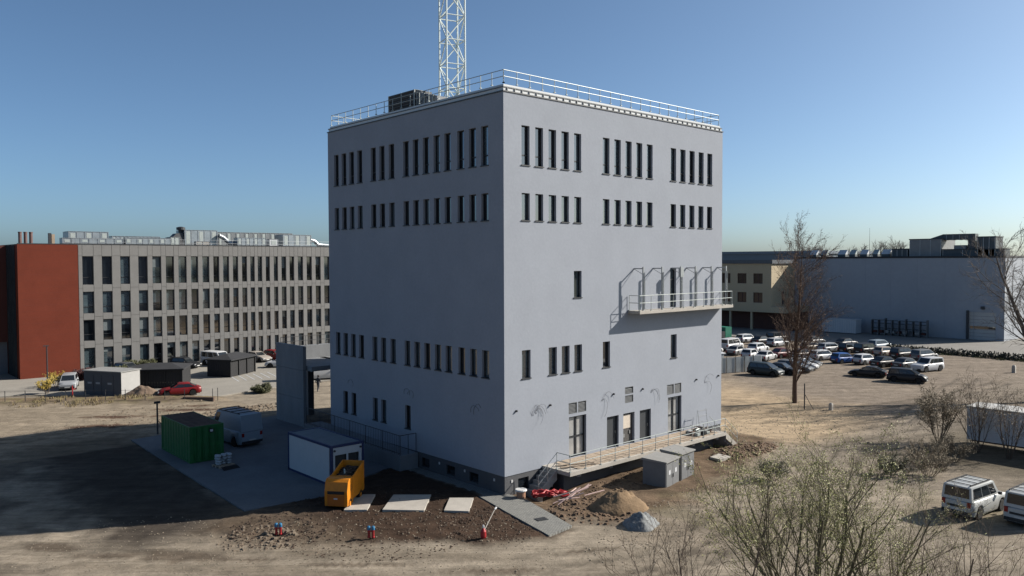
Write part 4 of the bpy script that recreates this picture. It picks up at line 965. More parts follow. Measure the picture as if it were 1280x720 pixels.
for c in (52.5,57.5,63,68): piece('column', ym, yb, XY+.2,XY+.6,c-.2,c+.2,0,3.69)
MB().box(119.2,119.9,YA-.06,YA-.005,5.2,7.9).build('side_window', pane_dark, yb)
fh = thing('distant_hall','distant low blue grey hall showing above the yellow wing','building')
MB().box(190,240,78,140,0,16.2).build('wall', mat('hall_blue',(.20,.25,.30),.6,.05), fh); MB().box(189.5,240.5,77.5,140.5,16.2,17.0).build('roof', mat('hall_roof',(.22,.27,.33),.6,.1), fh)
# white shed box and racks before the warehouse
t = thing('storage_box','white metal storage container standing against the warehouse wall','container',(120.8,36.1,.02)); MB().box(-1.2,1.2,-3.4,3.4,.15,2.7).build('body', mat('box_white',(.62,.66,.70),.6,.08,1), t)
for k in range(15): MB().box(-1.24,-1.2,-3.35+k*.46,-3.2+k*.46,.2,2.6).build('rib', white_p, t)
MB().box(-1.25,1.25,-3.45,3.45,2.701,2.8).build('roof', white_p, t); MB().box(-1.1,1.1,-3.3,3.3,0,.15).build('skid', metal_dk, t)
rk = thing('steel_racks','dark steel storage racks standing along the warehouse wall','rack',(122,25.6,.02))
for k in range(9): MB().box(-.5,.5,-5+k*1.25-.05,-5+k*1.25+.05,0,2.9 if k%3 else 3.2).build('upright', louvre_m, rk)
for z in (.4,1.3,2.2,2.8): MB().box(-.45,.45,-5.0,5.0,z,z+.07).build('shelf', metal_dk, rk)
r = random.Random(3)
for k in range(9): 
    y = -4.4+k*1.1; MB().box(-.35,.35,y-.35,y+.35,.475,.475+r.uniform(.3,.7)).build('stock', r.choice([metal_dk,red_d,pd,conc]), rk)

# ------------------------------------------------------------------ vehicles
CAR = {}
def paint(name, col, metal=.0): return mat('paint_'+name, col, .42, 0, metal=metal, spec=.4) if name not in ('',) else None
car_glass = mat('car_glass', (.02,.025,.03), .06, 0, spec=.7)
head_m = mat('headlight', (.62,.64,.66), .15, 0); tail_m = mat('taillight', (.35,.015,.015), .25, 0); rim_m = mat('rim_grey', (.42,.43,.44), .35, 0, metal=.6)
trim_m = mat('bumper_trim', (.03,.031,.033), .6, 0); plate_m = mat('number_plate', (.75,.75,.72), .5, 0)
# type: L, W, H, belt z, hood z at nose, hood z at screen, tail z, (x rear belt, x rear roof, x front roof, x front belt), wheel x rear, front, wheel r
TY = {'hatch': (3.9,1.68,1.46,.90,.66,.88,.90,(-1.85,-1.55,.15,.85),-1.22,1.25,.29),
      'sedan': (4.4,1.74,1.42,.90,.62,.88,.90,(-1.75,-1.05,.25,1.0),-1.32,1.35,.30),
      'coupe': (4.3,1.74,1.32,.86,.58,.82,.84,(-1.9,-.95,.15,1.0),-1.28,1.32,.30),
      'wagon': (4.5,1.74,1.47,.90,.64,.88,.92,(-2.15,-1.9,.35,1.1),-1.35,1.38,.30),
      'mpv':   (4.2,1.75,1.62,.95,.72,.98,.95,(-2.0,-1.8,.45,1.4),-1.30,1.32,.31),
      'suv':   (4.4,1.82,1.76,1.06,.88,1.04,1.06,(-2.12,-1.98,.35,.95),-1.32,1.38,.37),
      'boxcar':(4.3,1.82,1.86,1.06,.90,1.04,1.06,(-2.1,-2.02,.55,1.15),-1.28,1.32,.33),
      'van':   (4.9,1.9,1.95,1.08,.82,1.06,1.08,(-2.42,-2.32,.95,1.75),-1.5,1.55,.33),
      'bigvan':(5.6,2.05,2.55,1.25,.95,1.2,1.25,(-2.78,-2.7,1.1,2.0),-1.75,1.8,.35)}
def car_meshes(kind):
    if kind in CAR: return CAR[kind]
    Lc, Wc, H, bz, hn, hs, tz, (xrb,xrr,xfr,xfb), wr, wf, rw = TY[kind]
    a = Lc/2; hw = Wc/2; st = sorted(set([-a,-a+.06,-a+.2,a-.35,a-.15,a-.05,a]+[-a+.3+i*(Lc-.7)/40 for i in range(41)]))
    mb = MB(); rings = []
    for x in st:
        if x > xfb: t_ = (x-xfb)/(a-xfb); top = hs+(hn-hs)*t_**1.6
        elif x < xrb: t_ = (xrb-x)/max(.01,a+xrb); top = bz+(tz-bz)*t_
        else: top = bz+(hs-bz)*max(0,min(1,(x-xrb)/(xfb-xrb)))
        e = max(0, abs(x)-(a-.35))/.35; wd = hw*(1-.16*e*e); top -= .10*e*e
        bot = .2+.08*e
        for xw in (wr,wf):
            d = abs(x-xw); ra = rw+.07
            if d < ra: bot = max(bot, rw+math.sqrt(ra*ra-d*d))
        bot = min(bot, top-.12); mid = bot+(top-bot)*.55
        rings.append([(x,-wd*.93,bot),(x,-wd,bot+(mid-bot)*.4),(x,-wd,mid),(x,-wd*.955,top-.05),(x,-wd*.90,top),(x,-wd*.4,top+.02),(x,wd*.4,top+.02),(x,wd*.90,top),(x,wd*.955,top-.05),(x,wd,mid),(x,wd,bot+(mid-bot)*.4),(x,wd*.93,bot)])
    k = 12; vs_ = [p for rg in rings for p in rg]; fs = []
    for j in range(len(rings)-1):
        for i in range(k): fs.append((j*k+i, (j+1)*k+i, (j+1)*k+(i+1)%k, j*k+(i+1)%k))
    fs.append(tuple(range(k))); fs.append(tuple((len(rings)-1)*k+i for i in range(k-1,-1,-1)))
    mb.add(vs_, fs)
    # greenhouse
    wb, wt = hw*.90, hw*.74 if kind not in ('suv','van','bigvan','boxcar') else hw*.82
    zb0 = bz-.03; zf0 = hs-.03
    G0 = [(xrb,-wb,zb0),(xfb,-wb,zf0),(xfb,wb,zf0),(xrb,wb,zb0)]; G1 = [(xrr,-wt,H-.05),(xfr,-wt,H-.05),(xfr,wt,H-.05),(xrr,wt,H-.05)]
    G2 = [(xrr+.15,-wt*.82,H),(xfr-.12,-wt*.82,H),(xfr-.12,wt*.82,H),(xrr+.15,wt*.82,H)]
    mb.add(G0+G1+G2, [(0,1,5,4),(1,2,6,5),(2,3,7,6),(3,0,4,7),(4,5,9,8),(5,6,10,9),(6,7,11,10),(7,4,8,11),(8,9,10,11)])
    body = mb.mesh('body_'+kind, paint('base',(.5,.5,.5)), True, 38)
    def plate(q, off=.012):   # proud quad plate from 4 points
        q = [Vector(p) for p in q]; n = (q[1]-q[0]).cross(q[3]-q[0]).normalized()
        m_ = MB(); m_.hexa([p-n*.02 for p in q]+[p+n*off for p in q]); return m_.mesh('glass_'+kind, car_glass)
    def bil(q, u, v): return q[0].lerp(q[1],u).lerp(q[3].lerp(q[2],u),v)
    def sub(q, u0,u1,v0,v1):
        q = [Vector(p) for p in q]; return [bil(q,u0,v0),bil(q,u1,v0),bil(q,u1,v1),bil(q,u0,v1)]
    parts = []
    parts.append(('windscreen', plate(sub([G0[1],G0[2],G1[2],G1[1]],.06,.94,.14,.93))))
    if kind != 'bigvan': parts.append(('rear_window', plate(sub([G0[3],G0[0],G1[0],G1[3]],.08,.92,.22 if kind!='van' else .3,.9))))
    nw = 3 if kind in ('wagon','mpv','suv','van','boxcar') else 2
    u_ = [.06,.40,.70,.93] if nw == 3 else [.10,.50,.92]
    if kind == 'bigvan': u_ = [.80,.97]; nw = 1
    for sd in (0,1):
        q = [G0[0],G0[1],G1[1],G1[0]] if sd == 0 else [G0[2],G0[3],G1[3],G1[2]]
        for i in range(nw):
            u0, u1 = u_[i]+.012, u_[i+1]-.012
            if sd: u0, u1 = 1-u1, 1-u0
            parts.append(('side_window', plate(sub(q,u0,u1,.18,.9))))
    a2 = a
    for sy in (-1,1):
        parts.append(('headlight', MB().box(a2-.12,a2-.005,sy*hw*.72-.16,sy*hw*.72+.16,hn-.16,hn-.02).mesh('headlight', head_m)))
        zt = tz-.18 if kind not in ('mpv','suv','van','wagon','boxcar') else tz-.1
        parts.append(('taillight', MB().box(-a2-.008,-a2+.06,sy*hw*.74-.1,sy*hw*.74+.1,zt-.24,zt+.05).mesh('taillight', tail_m)))
        parts.append(('mirror', MB().box(xfb-.45,xfb-.3,sy*(hw+.10)-.09,sy*(hw+.10)+.09,bz+.02,bz+.16).mesh('mirror', trim_m)))
        for z_ in (): pass
    parts.append(('front_bumper', MB().box(a2-.14,a2+.03,-hw*.82,hw*.82,.28,.46).mesh('bumper', trim_m)))
    parts.append(('rear_bumper', MB().box(-a2-.04,-a2+.12,-hw*.84,hw*.84,.30,.48).mesh('bumper', trim_m)))
    parts.append(('number_plate', MB().box(-a2-.055,-a2-.04,-.26,.26,.5,.61).mesh('plate', plate_m)))
    parts.append(('number_plate', MB().box(a2+.03,a2+.045,-.26,.26,.34,.45).mesh('plate', plate_m)))
    parts.append(('underbody', MB().box(-a2+.15,a2-.15,-hw*.72,hw*.72,.17,.5).mesh('underbody', black_m)))
    tyre = MB().lathe([(rw*.62,-.1),(rw*.95,-.1),(rw,-.06),(rw,.06),(rw*.95,.1),(rw*.62,.1)],18).mesh('tyre', rubber, True, 40)
    rim = MB().lathe([(rw*.1,-.06),(rw*.61,-.085),(rw*.61,.085),(rw*.1,.06)],12).mesh('rim', rim_m)
    CAR[kind] = (body, parts, tyre, rim, (wr,wf,rw,hw)); return CAR[kind]
def car(kind, label, x, y, deg, col, cname, group=None, z=None, name=None, cat='car', metal=.1):
    body, parts, tyre, rim, (wr,wf,rw,hw) = car_meshes(kind)
    z = zone(x,y)[0]-.01 if z is None else z
    t = thing(name or 'parked_car', label, cat, (x,y,z), R_(deg), group)
    o = link('body', body, t); o.material_slots[0].link = 'OBJECT'; o.material_slots[0].material = paint(cname, col, metal)
    for n_, me in parts: link(n_, me, t)
    for xw in (wr,wf):
        for sy in (-1,1):
            wl = link('wheel', rim, t, (xw, sy*(hw-.1), rw)); wl.rotation_euler = (R_(90),0,0); link('tyre', tyre, wl)
    return t
WHT = (.72,.73,.74); BLK = (.012,.013,.016); GRY = (.09,.095,.105); SIL = (.42,.44,.46)
lot = 'cars parked on the gravel lot'
for a in (
 ('mpv','dark green people carrier parked beside the corrugated metal fence',57.8,16.0,-85,(.022,.034,.036),'dkgreen'),
 ('sedan','black saloon tucked right behind the dark green people carrier',60.7,15.4,-82,BLK,'black'),
 ('wagon','grey estate car behind the black saloon by the tall bare tree',63.7,15.3,-82,(.16,.17,.18),'midgrey'),
 ('hatch','white hatchback showing its nose past the tall bare tree trunk',66.4,15.6,-80,WHT,'white'),
 ('hatch','dark hatchback last in the row behind the tall bare tree',69.2,16.6,-80,GRY,'dkgrey'),
 ('sedan','maroon saloon half hidden behind the tall bare tree',76.4,23.9,-14,(.11,.015,.02),'maroon'),
 ('sedan','dark brown saloon next to the white estate on its tree side',77.6,21.4,-14,(.06,.035,.03),'brown'),
 ('wagon','white estate car parked next to the bright blue car',78.0,18.5,-18,WHT,'white'),
 ('hatch','bright blue hatchback between two white cars',76.8,14.9,-20,(.015,.10,.36),'blue'),
 ('hatch','white hatchback between the blue car and a black saloon',77.6,12.2,-16,WHT,'white'),
 ('sedan','black saloon between the white hatchback and a dark grey car',76.9,9.3,-18,BLK,'black'),
 ('sedan','dark grey saloon beside the white off-roader',77.3,6.7,-14,GRY,'dkgrey'),
 ('suv','white off-roader facing the tall building at the end of its row',76.4,3.8,163,WHT,'white'),
 ('coupe','low black coupe parked alone ahead of the rows',66.0,6.9,104,BLK,'black'),
 ('mpv','black crossover with pale roof glare parked beside the low coupe',64.9,1.8,-77,BLK,'black'),
 ('hatch','beige hatchback in the second row beside a silver estate',88.3,25.5,-16,(.40,.34,.27),'beige'),
 ('wagon','silver estate in the second row beside the beige hatchback',88.4,22.5,-16,SIL,'silver'),
 ('mpv','black people carrier in the second row next to the silver estate',89.2,19.7,-14,BLK,'black'),
 ('suv','black off-roader in the second row',89.0,17.0,-16,BLK,'black'),
 ('hatch','tan and white hatchback in the second row',88.7,14.2,-16,(.50,.44,.38),'tan'),
 ('mpv','black minivan near the end of the second row',88.0,11.4,-16,BLK,'black'),
 ('mpv','grey people carrier at the end of the second row',87.7,8.4,-16,(.20,.21,.22),'grey'),
 ('mpv','pale blue silver people carrier in the back row by the hedge',97.0,18.6,-14,(.30,.37,.43),'bluesilver'),
 ('sedan','black saloon in the back row near the white storage container',97.5,24.3,-12,BLK,'black'),
 ('hatch','dark hatchback in the back row behind the tall bare tree',97.0,29.5,-8,GRY,'dkgrey'),
 ('suv','black off-roader in the back row before the yellow wing',96.5,36.2,-5,BLK,'black'),
 ('wagon','white estate in the back row before the yellow wing',92.4,39.6,-8,WHT,'white'),
 ('sedan','black saloon beside the white estate before the yellow wing',91.5,36.2,-6,BLK,'black'),
 ('wagon','pale silver estate on the tree side of the black saloon',90.0,32.4,-6,(.55,.56,.57),'palesilver')):
    car(*a, group=lot)
gl_ = 'white cars packed behind the metal fence'
for a in (('wagon','white estate packed behind the metal fence shed roof',73.0,34.0,2,WHT,'white'),('van','white van behind the metal fence, furthest from the shed roof',79.5,34.6,2,WHT,'white'),('sedan','silver grey saloon behind the metal fence beside the white van',74.8,30.6,5,(.30,.31,.32),'silvergrey'),('wagon','white estate nearest the grey estate behind the metal fence',80.2,30.2,5,WHT,'white'),('hatch','small white hatchback hard by the corrugated fence',72.4,26.8,8,WHT,'white'),('sedan','pale silver saloon hard by the corrugated fence',71.8,24.0,8,(.55,.56,.57),'palesilver')):
    car(*a, group='cars packed behind the metal fence')
for a in (('mpv','silver people carrier parked beside the transformer kiosk',-8.5,64.9,-108,SIL,'silver'),
 ('coupe','bright red coupe parked on the paving behind the green container',-.95,51.5,162,(.26,.010,.012),'red'),
 ('hatch','dark hatchback parked before the office block beside the white van',7.6,73.2,-55,BLK,'black'),
 ('hatch','dark hatchback half hidden behind the wide black shed',.2,72.6,-60,GRY,'dkgrey'),
 ('hatch','white car parked by the small black shed and concrete pylon',17.4,65.3,150,WHT,'white'),
 ('hatch','red hatchback before the office block near the concrete pylon',20.6,73.2,-70,(.24,.010,.014),'redtwo'),
 ('sedan','beige saloon before the office block beside the red hatchback',17.9,73.4,-75,(.45,.40,.35),'beigetwo'),
 ('sedan','dark saloon before the office block between van and beige saloon',15.2,73.3,-75,BLK,'black')):
    car(*a, group='cars parked by the office block', z=.02)
car('van','white passenger minibus parked before the office block',11.9,73.2,-72,WHT,'white',z=.02,name='parked_van',cat='van')
car('bigvan','pale panel van with roof rack standing behind the green container',-5.9,25.8,95,(.40,.47,.55),'paleblue',z=.03,name='panel_van',cat='van')
car('bigvan','white panel van seen through the opening under the canopy',16.0,51.5,-22,WHT,'white',z=.02,name='panel_van',cat='van')
rkk = thing('roof_rack','black roof rack bars on the panel van by the green container','rack',(-5.9,25.8,2.55),R_(95))
for x in (-2.2,-1.2,-.2,.7): MB().box(x-.04,x+.04,-.85,.85,.08,.14).build('cross_bar', trim_m, rkk)
for sy in (-.8,.8): MB().box(-2.4,.9,sy-.03,sy+.03,.03,.08).build('side_bar', trim_m, rkk)
s1 = car('boxcar','white boxy off-roader with roof bars parked beneath the twigs',17.6,-20.4,-7,(.62,.64,.63),'offwhite',cat='car')
s2 = car('boxcar','white boxy off-roader with full roof rack beside its twin',18.4,-23.2,-5,(.62,.64,.63),'offwhite',cat='car')
for s_ in (s1, s2):
    for sy in (-.62,.62): MB().box(-1.9,.4,sy-.03,sy+.03,1.87,1.92).build('roof_bar', trim_m, s_)
    for x in (-1.7,-1.0,-.3,.3): MB().box(x-.025,x+.025,-.6,.6,1.89,1.92).build('roof_bar', trim_m, s_)
    MB().box(-2.17,-2.13,-.5,.5,.66,.78).build('tailgate_trim', trim_m, s_)
# green site truck
tr = thing('site_truck','green loading truck with grey boom before the yellow wing','truck',(88.5,43.2,0),R_(-8))
gpt = mat('truck_green',(.02,.22,.14),.5,.1)
MB().box(1.0,2.6,-1.1,1.1,.6,2.6).build('cab', gpt, tr); MB().box(2.55,2.63,-.95,.95,1.5,2.4).build('windscreen', car_glass, tr); MB().box(-3,.9,-1.1,1.1,.8,1.9).build('bed', metal_dk, tr)
MB().tube((.6,0,1.9),(-.6,0,4.1),.18,8).build('boom', galv, tr); MB().tube((-.6,0,4.1),(-2.6,-.3,3.0),.15,8).build('boom', galv, tr)
for x in (-2.2,1.7):
    for sy in (-1,1): MB().tube((x,sy*.8,.45),(x,sy*1.12,.45),.45,14).build('wheel', rubber, tr)

# corrugated metal fence with a shed
cf = thing('metal_fence','corrugated grey metal fence beside the gravel lot','fence')
fm_ = mat('fence_metal',(.66,.70,.70),.6,.12,1,metal=.1)
A = Vector((50.5,22.2,0)); B = Vector((61.2,18.5,0)); Ld = (B-A).length; dd = (B-A)/Ld; nn = Vector((dd.y,-dd.x,0)); n = 8
for q in range(n):
    mb = MB(); cols = []
    for k in range(21):
        p = A+dd*((q+k/20*.985)*Ld/n)+nn*(.04 if k%2 else 0); cols.append(p)
    for a_, b_ in zip(cols[:-1],cols[1:]): mb.add([(a_.x,a_.y,.05),(b_.x,b_.y,.05),(b_.x,b_.y,2.0),(a_.x,a_.y,2.0)],[(0,1,2,3)])
    mb.build('panel', fm_, cf)
    p = A+dd*(q*Ld/n)+nn*.08; MB().tube(p,p+Vector((0,0,2.1)),.04,6).build('post', metal_dk, cf)
sh = thing('white_roof_shed','low shed with white sheet roof behind the metal fence','shed',(54.6,23.6,0),R_(-19)); MB().box(-3,3,-1.2,1.2,0,2.3).build('wall', fm_, sh); MB().hexa([(-3.2,-1.4,2.301),(3.2,-1.4,2.301),(3.2,1.4,2.301),(-3.2,1.4,2.301),(-3.2,-1.4,2.35),(3.2,-1.4,2.35),(3.2,1.4,2.75),(-3.2,1.4,2.75)]).build('roof', white_p, sh)
# trailer box
tb = thing('box_trailer','long white box trailer behind the bushes at the lot edge','trailer',(36.0,-19.0,0),R_(90))
tbm = mat('trailer_white',(.80,.85,.90),.6,.10,.6,fine=.05)
MB().box(-4.6,4.6,-1.25,1.25,.55,2.95).build('box', tbm, tb)
MB().box(-4.65,4.65,-1.3,1.3,2.951,3.1).build('roof', mat('trailer_roof',(.58,.58,.56),.7,.12,.8), tb)
for k in range(8): MB().box(-4.5+k*1.28,-4.42+k*1.28,1.251,1.28,.6,2.9).build('seam', tbm, tb)
MB().box(-2.2,-.9,1.252,1.275,1.5,2.3).build('window', pane_dark, tb)
for x in (-1.2,.2):
    for sy in (-1,1): MB().tube((x,sy*.9,.42),(x,sy*1.15,.42),.42,14).build('wheel', rubber, tb)
MB().box(-4.4,4.4,-.9,.9,.38,.55).build('chassis', metal_dk, tb)
for x in (-4.2,4.2): MB().box(x-.06,x+.06,-.06,.06,0,.4).build('jack', metal_dk, tb)
# marker stones and posts right
mk = thing('marker_stone','short white concrete marker post on the sandy verge','post',(41.5,-.35,0)); MB().box(-.16,.16,-.16,.16,-.1,.55).build('shaft', conc_lt, mk); MB().hexa([(-.16,-.16,.55),(.16,-.16,.55),(.16,.16,.55),(-.16,.16,.55),(-.08,-.08,.68),(.08,-.08,.68),(.08,.08,.68),(-.08,.08,.68)]).build('cap', conc_lt, mk)
mk = thing('marker_stone','white concrete marker post standing alone on the bare gravel lot','post',(82.5,-4.3,0)); MB().box(-.2,.2,-.2,.2,-.1,.8).build('shaft', conc_lt, mk); MB().hexa([(-.2,-.2,.8),(.2,-.2,.8),(.2,.2,.8),(-.2,.2,.8),(-.1,-.1,.95),(.1,-.1,.95),(.1,.1,.95),(-.1,.1,.95)]).build('cap', conc_lt, mk)
sp = thing('steel_post','dark steel post with sloping stay beside the tall bare tree','post',(39.9,1.5,0)); MB().tube((0,0,0),(0,0,2.5),.06,6).build('shaft', metal_dk, sp); MB().tube((0,0,1.5),(.6,-.6,0),.03,5).build('stay', metal_dk, sp)
# person walking
def person(loc, rz, label):
    me = bpy.data.meshes.new('person'); J_ = [(0,0,.95),(0,.01,1.2),(0,.0,1.42),(0,.02,1.52),(0,.05,1.66),(-.1,0,.9),(-.12,.16,.5),(-.12,.06,.08),(-.12,.2,.04),(.1,0,.9),(.12,-.1,.5),(.12,-.36,.14),(.12,-.24,.03),(-.2,.0,1.40),(-.26,-.1,1.13),(-.25,.02,.9),(.2,0,1.40),(.26,.08,1.13),(.25,.24,.93)]
    E_ = [(0,1),(1,2),(2,3),(3,4),(0,5),(5,6),(6,7),(7,8),(0,9),(9,10),(10,11),(11,12),(2,13),(13,14),(14,15),(2,16),(16,17),(17,18)]
    me.from_pydata(J_, E_, []); o = link('person', me, None, loc, rz)
    o.modifiers.new('skin','SKIN'); s_ = o.modifiers.new('sub','SUBSURF'); s_.levels = 1; s_.render_levels = 1
    rad = [.15,.16,.15,.06,.105,.1,.075,.05,.045,.1,.075,.05,.045,.07,.05,.04,.07,.05,.04]
    for i, r_ in enumerate(rad): me.skin_vertices[0].data[i].radius = (r_, r_)
    me.skin_vertices[0].data[0].use_root = True
    me.materials.append(mat('dark_clothing',(.05,.055,.07),.9,.2,6)); tag(o, label, 'person')
    MB().lathe([(.03,1.63),(.10,1.66),(.115,1.72),(.1,1.8),(.04,1.84)],10,(0,.05,0)).build('hair', mat('hair_dark',(.03,.022,.018),.8,0), o, True)
person((11.2,43.5,zone(11.2,43.5)[0]+.0), R_(-60), 'person in dark clothes walking on the sunlit ground beyond the canopy')

# ------------------------------------------------------------------ vegetation
def branch(mb, p, d, Ln, r, lvl, P, rg, tips):
    n = P['seg'][lvl]; pts = [p.copy()]; rs = r; k_ch = P['kids'][lvl] if lvl < P['max'] else 0
    for i in range(n):
        w_ = P['wig'][lvl]; d = (d+Vector((rg.uniform(-w_,w_),rg.uniform(-w_,w_),rg.uniform(-w_,w_)))+Vector((0,0,P['up'][lvl]))+P.get('bias',Vector((0,0,0)))*(lvl>0)).normalized()
        p = p+d*(Ln/n); pts.append(p.copy())
    mb.poly(pts, r, P['sides'][lvl], r*P['taper'][lvl])
    if lvl >= P['max']: tips.append(pts); return
    for c in range(k_ch):
        f_ = P['from'][lvl]+(1-P['from'][lvl])*(c+rg.random())/k_ch; j = min(n-1,int(f_*n)); q = pts[j].lerp(pts[j+1], f_*n-j)
        base = (pts[j+1]-pts[j]).normalized(); az = rg.uniform(0,6.283); o1 = base.orthogonal().normalized(); o2 = base.cross(o1)
        ang = P['ang'][lvl]*rg.uniform(.7,1.25); side = o1*math.cos(az)+o2*math.sin(az); nd = (base*math.cos(ang)+side*math.sin(ang)).normalized()
        rr2 = r*(1+(P['taper'][lvl]-1)*f_)
        branch(mb, q, nd, Ln*P['ratio'][lvl]*rg.uniform(.65,1.15)*(1.15-.45*f_), max(P['rmin'],rr2*P['rr'][lvl]), lvl+1, P, rg, tips)
def leaves(mb, tips, per, s0, s1, rg, spread=.05):
    for pts in tips:
        for k in range(per):
            i = rg.randrange(len(pts)-1); p = pts[i].lerp(pts[i+1], rg.random())+Vector((rg.uniform(-1,1),rg.uniform(-1,1),rg.uniform(-1,1)))*spread
            a = Vector((rg.uniform(-1,1),rg.uniform(-1,1),rg.uniform(-.6,1))).normalized(); b = a.orthogonal().normalized()*rg.uniform(.25,.4); s_ = rg.uniform(s0,s1)
            mb.add([p, p+(a*.5+b)*s_, p+a*s_, p+(a*.5-b)*s_], [(0,1,2,3)])
def tree(name, label, cat, loc, stems, P, seed, barkm, leafm=None, per=0, ls=(.03,.06), group=None, lean=.3, spread=.05, trunk_h=0, trunk_r=.15):
    t = thing(name, label, cat, loc, 0, group); rg = random.Random(seed); tips = []; mb = MB(); tb_ = MB()
    if trunk_h: tb_.poly([(0,0,-.2),(.03,.02,trunk_h*.5),(0,0,trunk_h*1.02)], trunk_r*1.25, 8, trunk_r)
    for s_ in range(stems):
        a = 6.283*(s_+rg.uniform(-.3,.3))/max(1,stems); ln = lean*rg.uniform(.5,1.2) if stems > 1 else 0
        branch(mb, Vector((math.cos(a)*.08*(stems>1),math.sin(a)*.08*(stems>1),trunk_h-(.15 if not trunk_h else .05))), Vector((math.cos(a)*ln,math.sin(a)*ln,1)).normalized(), P['len']*rg.uniform(.85,1.1), P['r'], 0, P, rg, tips)
    if trunk_h: tb_.build('trunk', barkm, t, True)
    tag(mb.build('crown' if trunk_h else 'stems', barkm, t, True))
    if leafm and per:
        lm = MB(); leaves(lm, tips, per, ls[0], ls[1], rg, spread); tag(lm.build('leaves', leafm, t), kind='stuff')
    return t
leaf_y = mat('young_leaf', (.33,.33,.06), .6, .3, 4); leaf_g = mat('green_leaf', (.085,.09,.035), .7, .35, 3); bud_m = mat('bud_tan', (.30,.24,.15), .8, .3, 5); leaf_dk = mat('evergreen_leaf',(.075,.07,.04),.7,.4,3)
bud_y = mat('yellow_blossom',(.50,.36,.06),.7,.2,5)
WIL = dict(len=4.7,r=.07,max=3,seg=[7,6,5,4],kids=[8,6,5],wig=[.12,.16,.2,.25],up=[.05,.06,.06,.05],sides=[6,5,4,3],taper=[.4,.35,.3,.3],**{'from':[.12,.12,.1]},ang=[.55,.6,.65],ratio=[.62,.58,.55],rr=[.5,.5,.55],rmin=.0045)
tree('willow_tree','young willow with fresh yellow green leaves and fanning twigs','tree',(-9.6,-24.3,zone(-9.6,-24.3)[0]),8,WIL,5,bark_g,leaf_y,15,(.022,.05),lean=.8,spread=.06,trunk_h=2.9,trunk_r=.2)
BAR = dict(WIL); BAR.update(len=3.9,r=.05,kids=[7,6,4],rmin=.005); BAR['from'] = [.2,.18,.15]
tree('bare_sapling','bare spreading sapling with few buds beside the willow','tree',(-15.0,-24.6,zone(-15.0,-24.6)[0]),5,BAR,12,bark_m,bud_m,3,(.02,.04),lean=.85,spread=.03,trunk_h=3.2,trunk_r=.12)
tree('bare_sapling','leggy leafless sapling before the white off-roaders','tree',(-9.6,-28.4,zone(-9.6,-28.4)[0]),6,BAR,23,bark_m,leaf_y,1,(.02,.04),lean=.6,spread=.05,trunk_h=2.3,trunk_r=.12)
tree('bare_sapling','sparse budding sapling between the willow and the off-roaders','tree',(-6.0,-25.0,zone(-6.0,-25.0)[0]),6,BAR,31,bark_g,leaf_y,8,(.02,.045),lean=.7,spread=.05,trunk_h=2.4,trunk_r=.12)
POP = dict(len=15.6,r=.27,max=3,seg=[16,8,5,4],kids=[52,10,6],wig=[.035,.12,.2,.25],up=[.02,.07,.05,.03],sides=[8,5,4,3],taper=[.10,.25,.3,.3],**{'from':[.10,.12,.1]},ang=[.75,.55,.6],ratio=[.34,.42,.5],rr=[.26,.5,.6],rmin=.012,bias=Vector((.035,-.032,0)))
tree('bare_tree','tall bare brown tree standing between the lot and the sandy verge','tree',(42.7,4.0,-.05),1,POP,3,mat('dark_bark',(.125,.078,.055),.95,.3,6),mat('dead_leaf',(.14,.085,.05),.9,.3,3),2,(.06,.13),spread=.1)
BIG = dict(len=11.5,r=.26,max=3,seg=[10,8,6,4],kids=[14,9,6],wig=[.10,.14,.2,.25],up=[.03,.04,.02,.0],sides=[8,5,4,3],taper=[.25,.25,.3,.3],**{'from':[.15,.12,.1]},ang=[.8,.65,.7],ratio=[.55,.5,.5],rr=[.4,.5,.55],rmin=.018)
tree('bare_tree','big leafless spreading tree before the warehouse corner','tree',(60.5,-12.2,-.05),4,BIG,8,mat('pale_bark',(.20,.17,.145),.95,.3,4),None,0,lean=.5,trunk_h=4,trunk_r=.34)
SHR = dict(len=3.6,r=.035,max=2,seg=[6,5,4],kids=[7,5],wig=[.1,.16,.2],up=[.05,.05,.04],sides=[5,4,3],taper=[.4,.35,.3],**{'from':[.25,.2]},ang=[.5,.55],ratio=[.5,.5],rr=[.55,.6],rmin=.008)
tree('budding_bush','tan budding bush at the end of the white box trailer','bush',(34.2,-12.6,-.03),12,SHR,4,bark_m,bud_m,14,(.06,.13),lean=.55,spread=.12)
tree('budding_bush','thin tall twiggy bush before the white box trailer','bush',(33.2,-15.6,-.03),9,dict(SHR,len=4.6),6,bark_m,bud_m,5,(.05,.1),lean=.4,spread=.1)
tree('budding_bush','dark twiggy bush beside the trailer wheels','bush',(32.6,-17.9,-.03),8,dict(SHR,len=4.2),16,bark_m,bud_m,5,(.05,.1),lean=.4,spread=.1)
for i,(x,y,s_,lb) in enumerate(((26.2,-14.6,1.3,'low budding shrub beside the trailer bushes'),(23.6,-15.8,1.1,'low budding shrub nearer the off-roaders'),(22.0,-13.9,.9,'small green shrub on the bare verge'),(15.2,-9.2,.9,'small green shrub near the electrical cabinets'),(29.0,-15.5,1.2,'low olive shrub under the trailer bushes'))):
    tree('low_shrub',lb,'shrub',(x,y,zone(x,y)[0]),9,dict(SHR,len=1.4*s_,r=.02),50+i,bark_m,bud_m if i in (0,1,4) else leaf_g,12,(.04,.09),lean=.9,spread=.12)
tree('blossom_shrub','yellow blossoming shrub against the red end wall','shrub',(-9.3,67.2,0),5,dict(SHR,len=1.5),61,bark_m,bud_y,7,(.08,.15),lean=.5,spread=.1)
tree('blossom_shrub','small yellow blossoming shrub on the earth bank','shrub',(-11.2,62.5,.1),5,dict(SHR,len=1.3),62,bark_m,bud_y,7,(.08,.15),lean=.6,spread=.1)
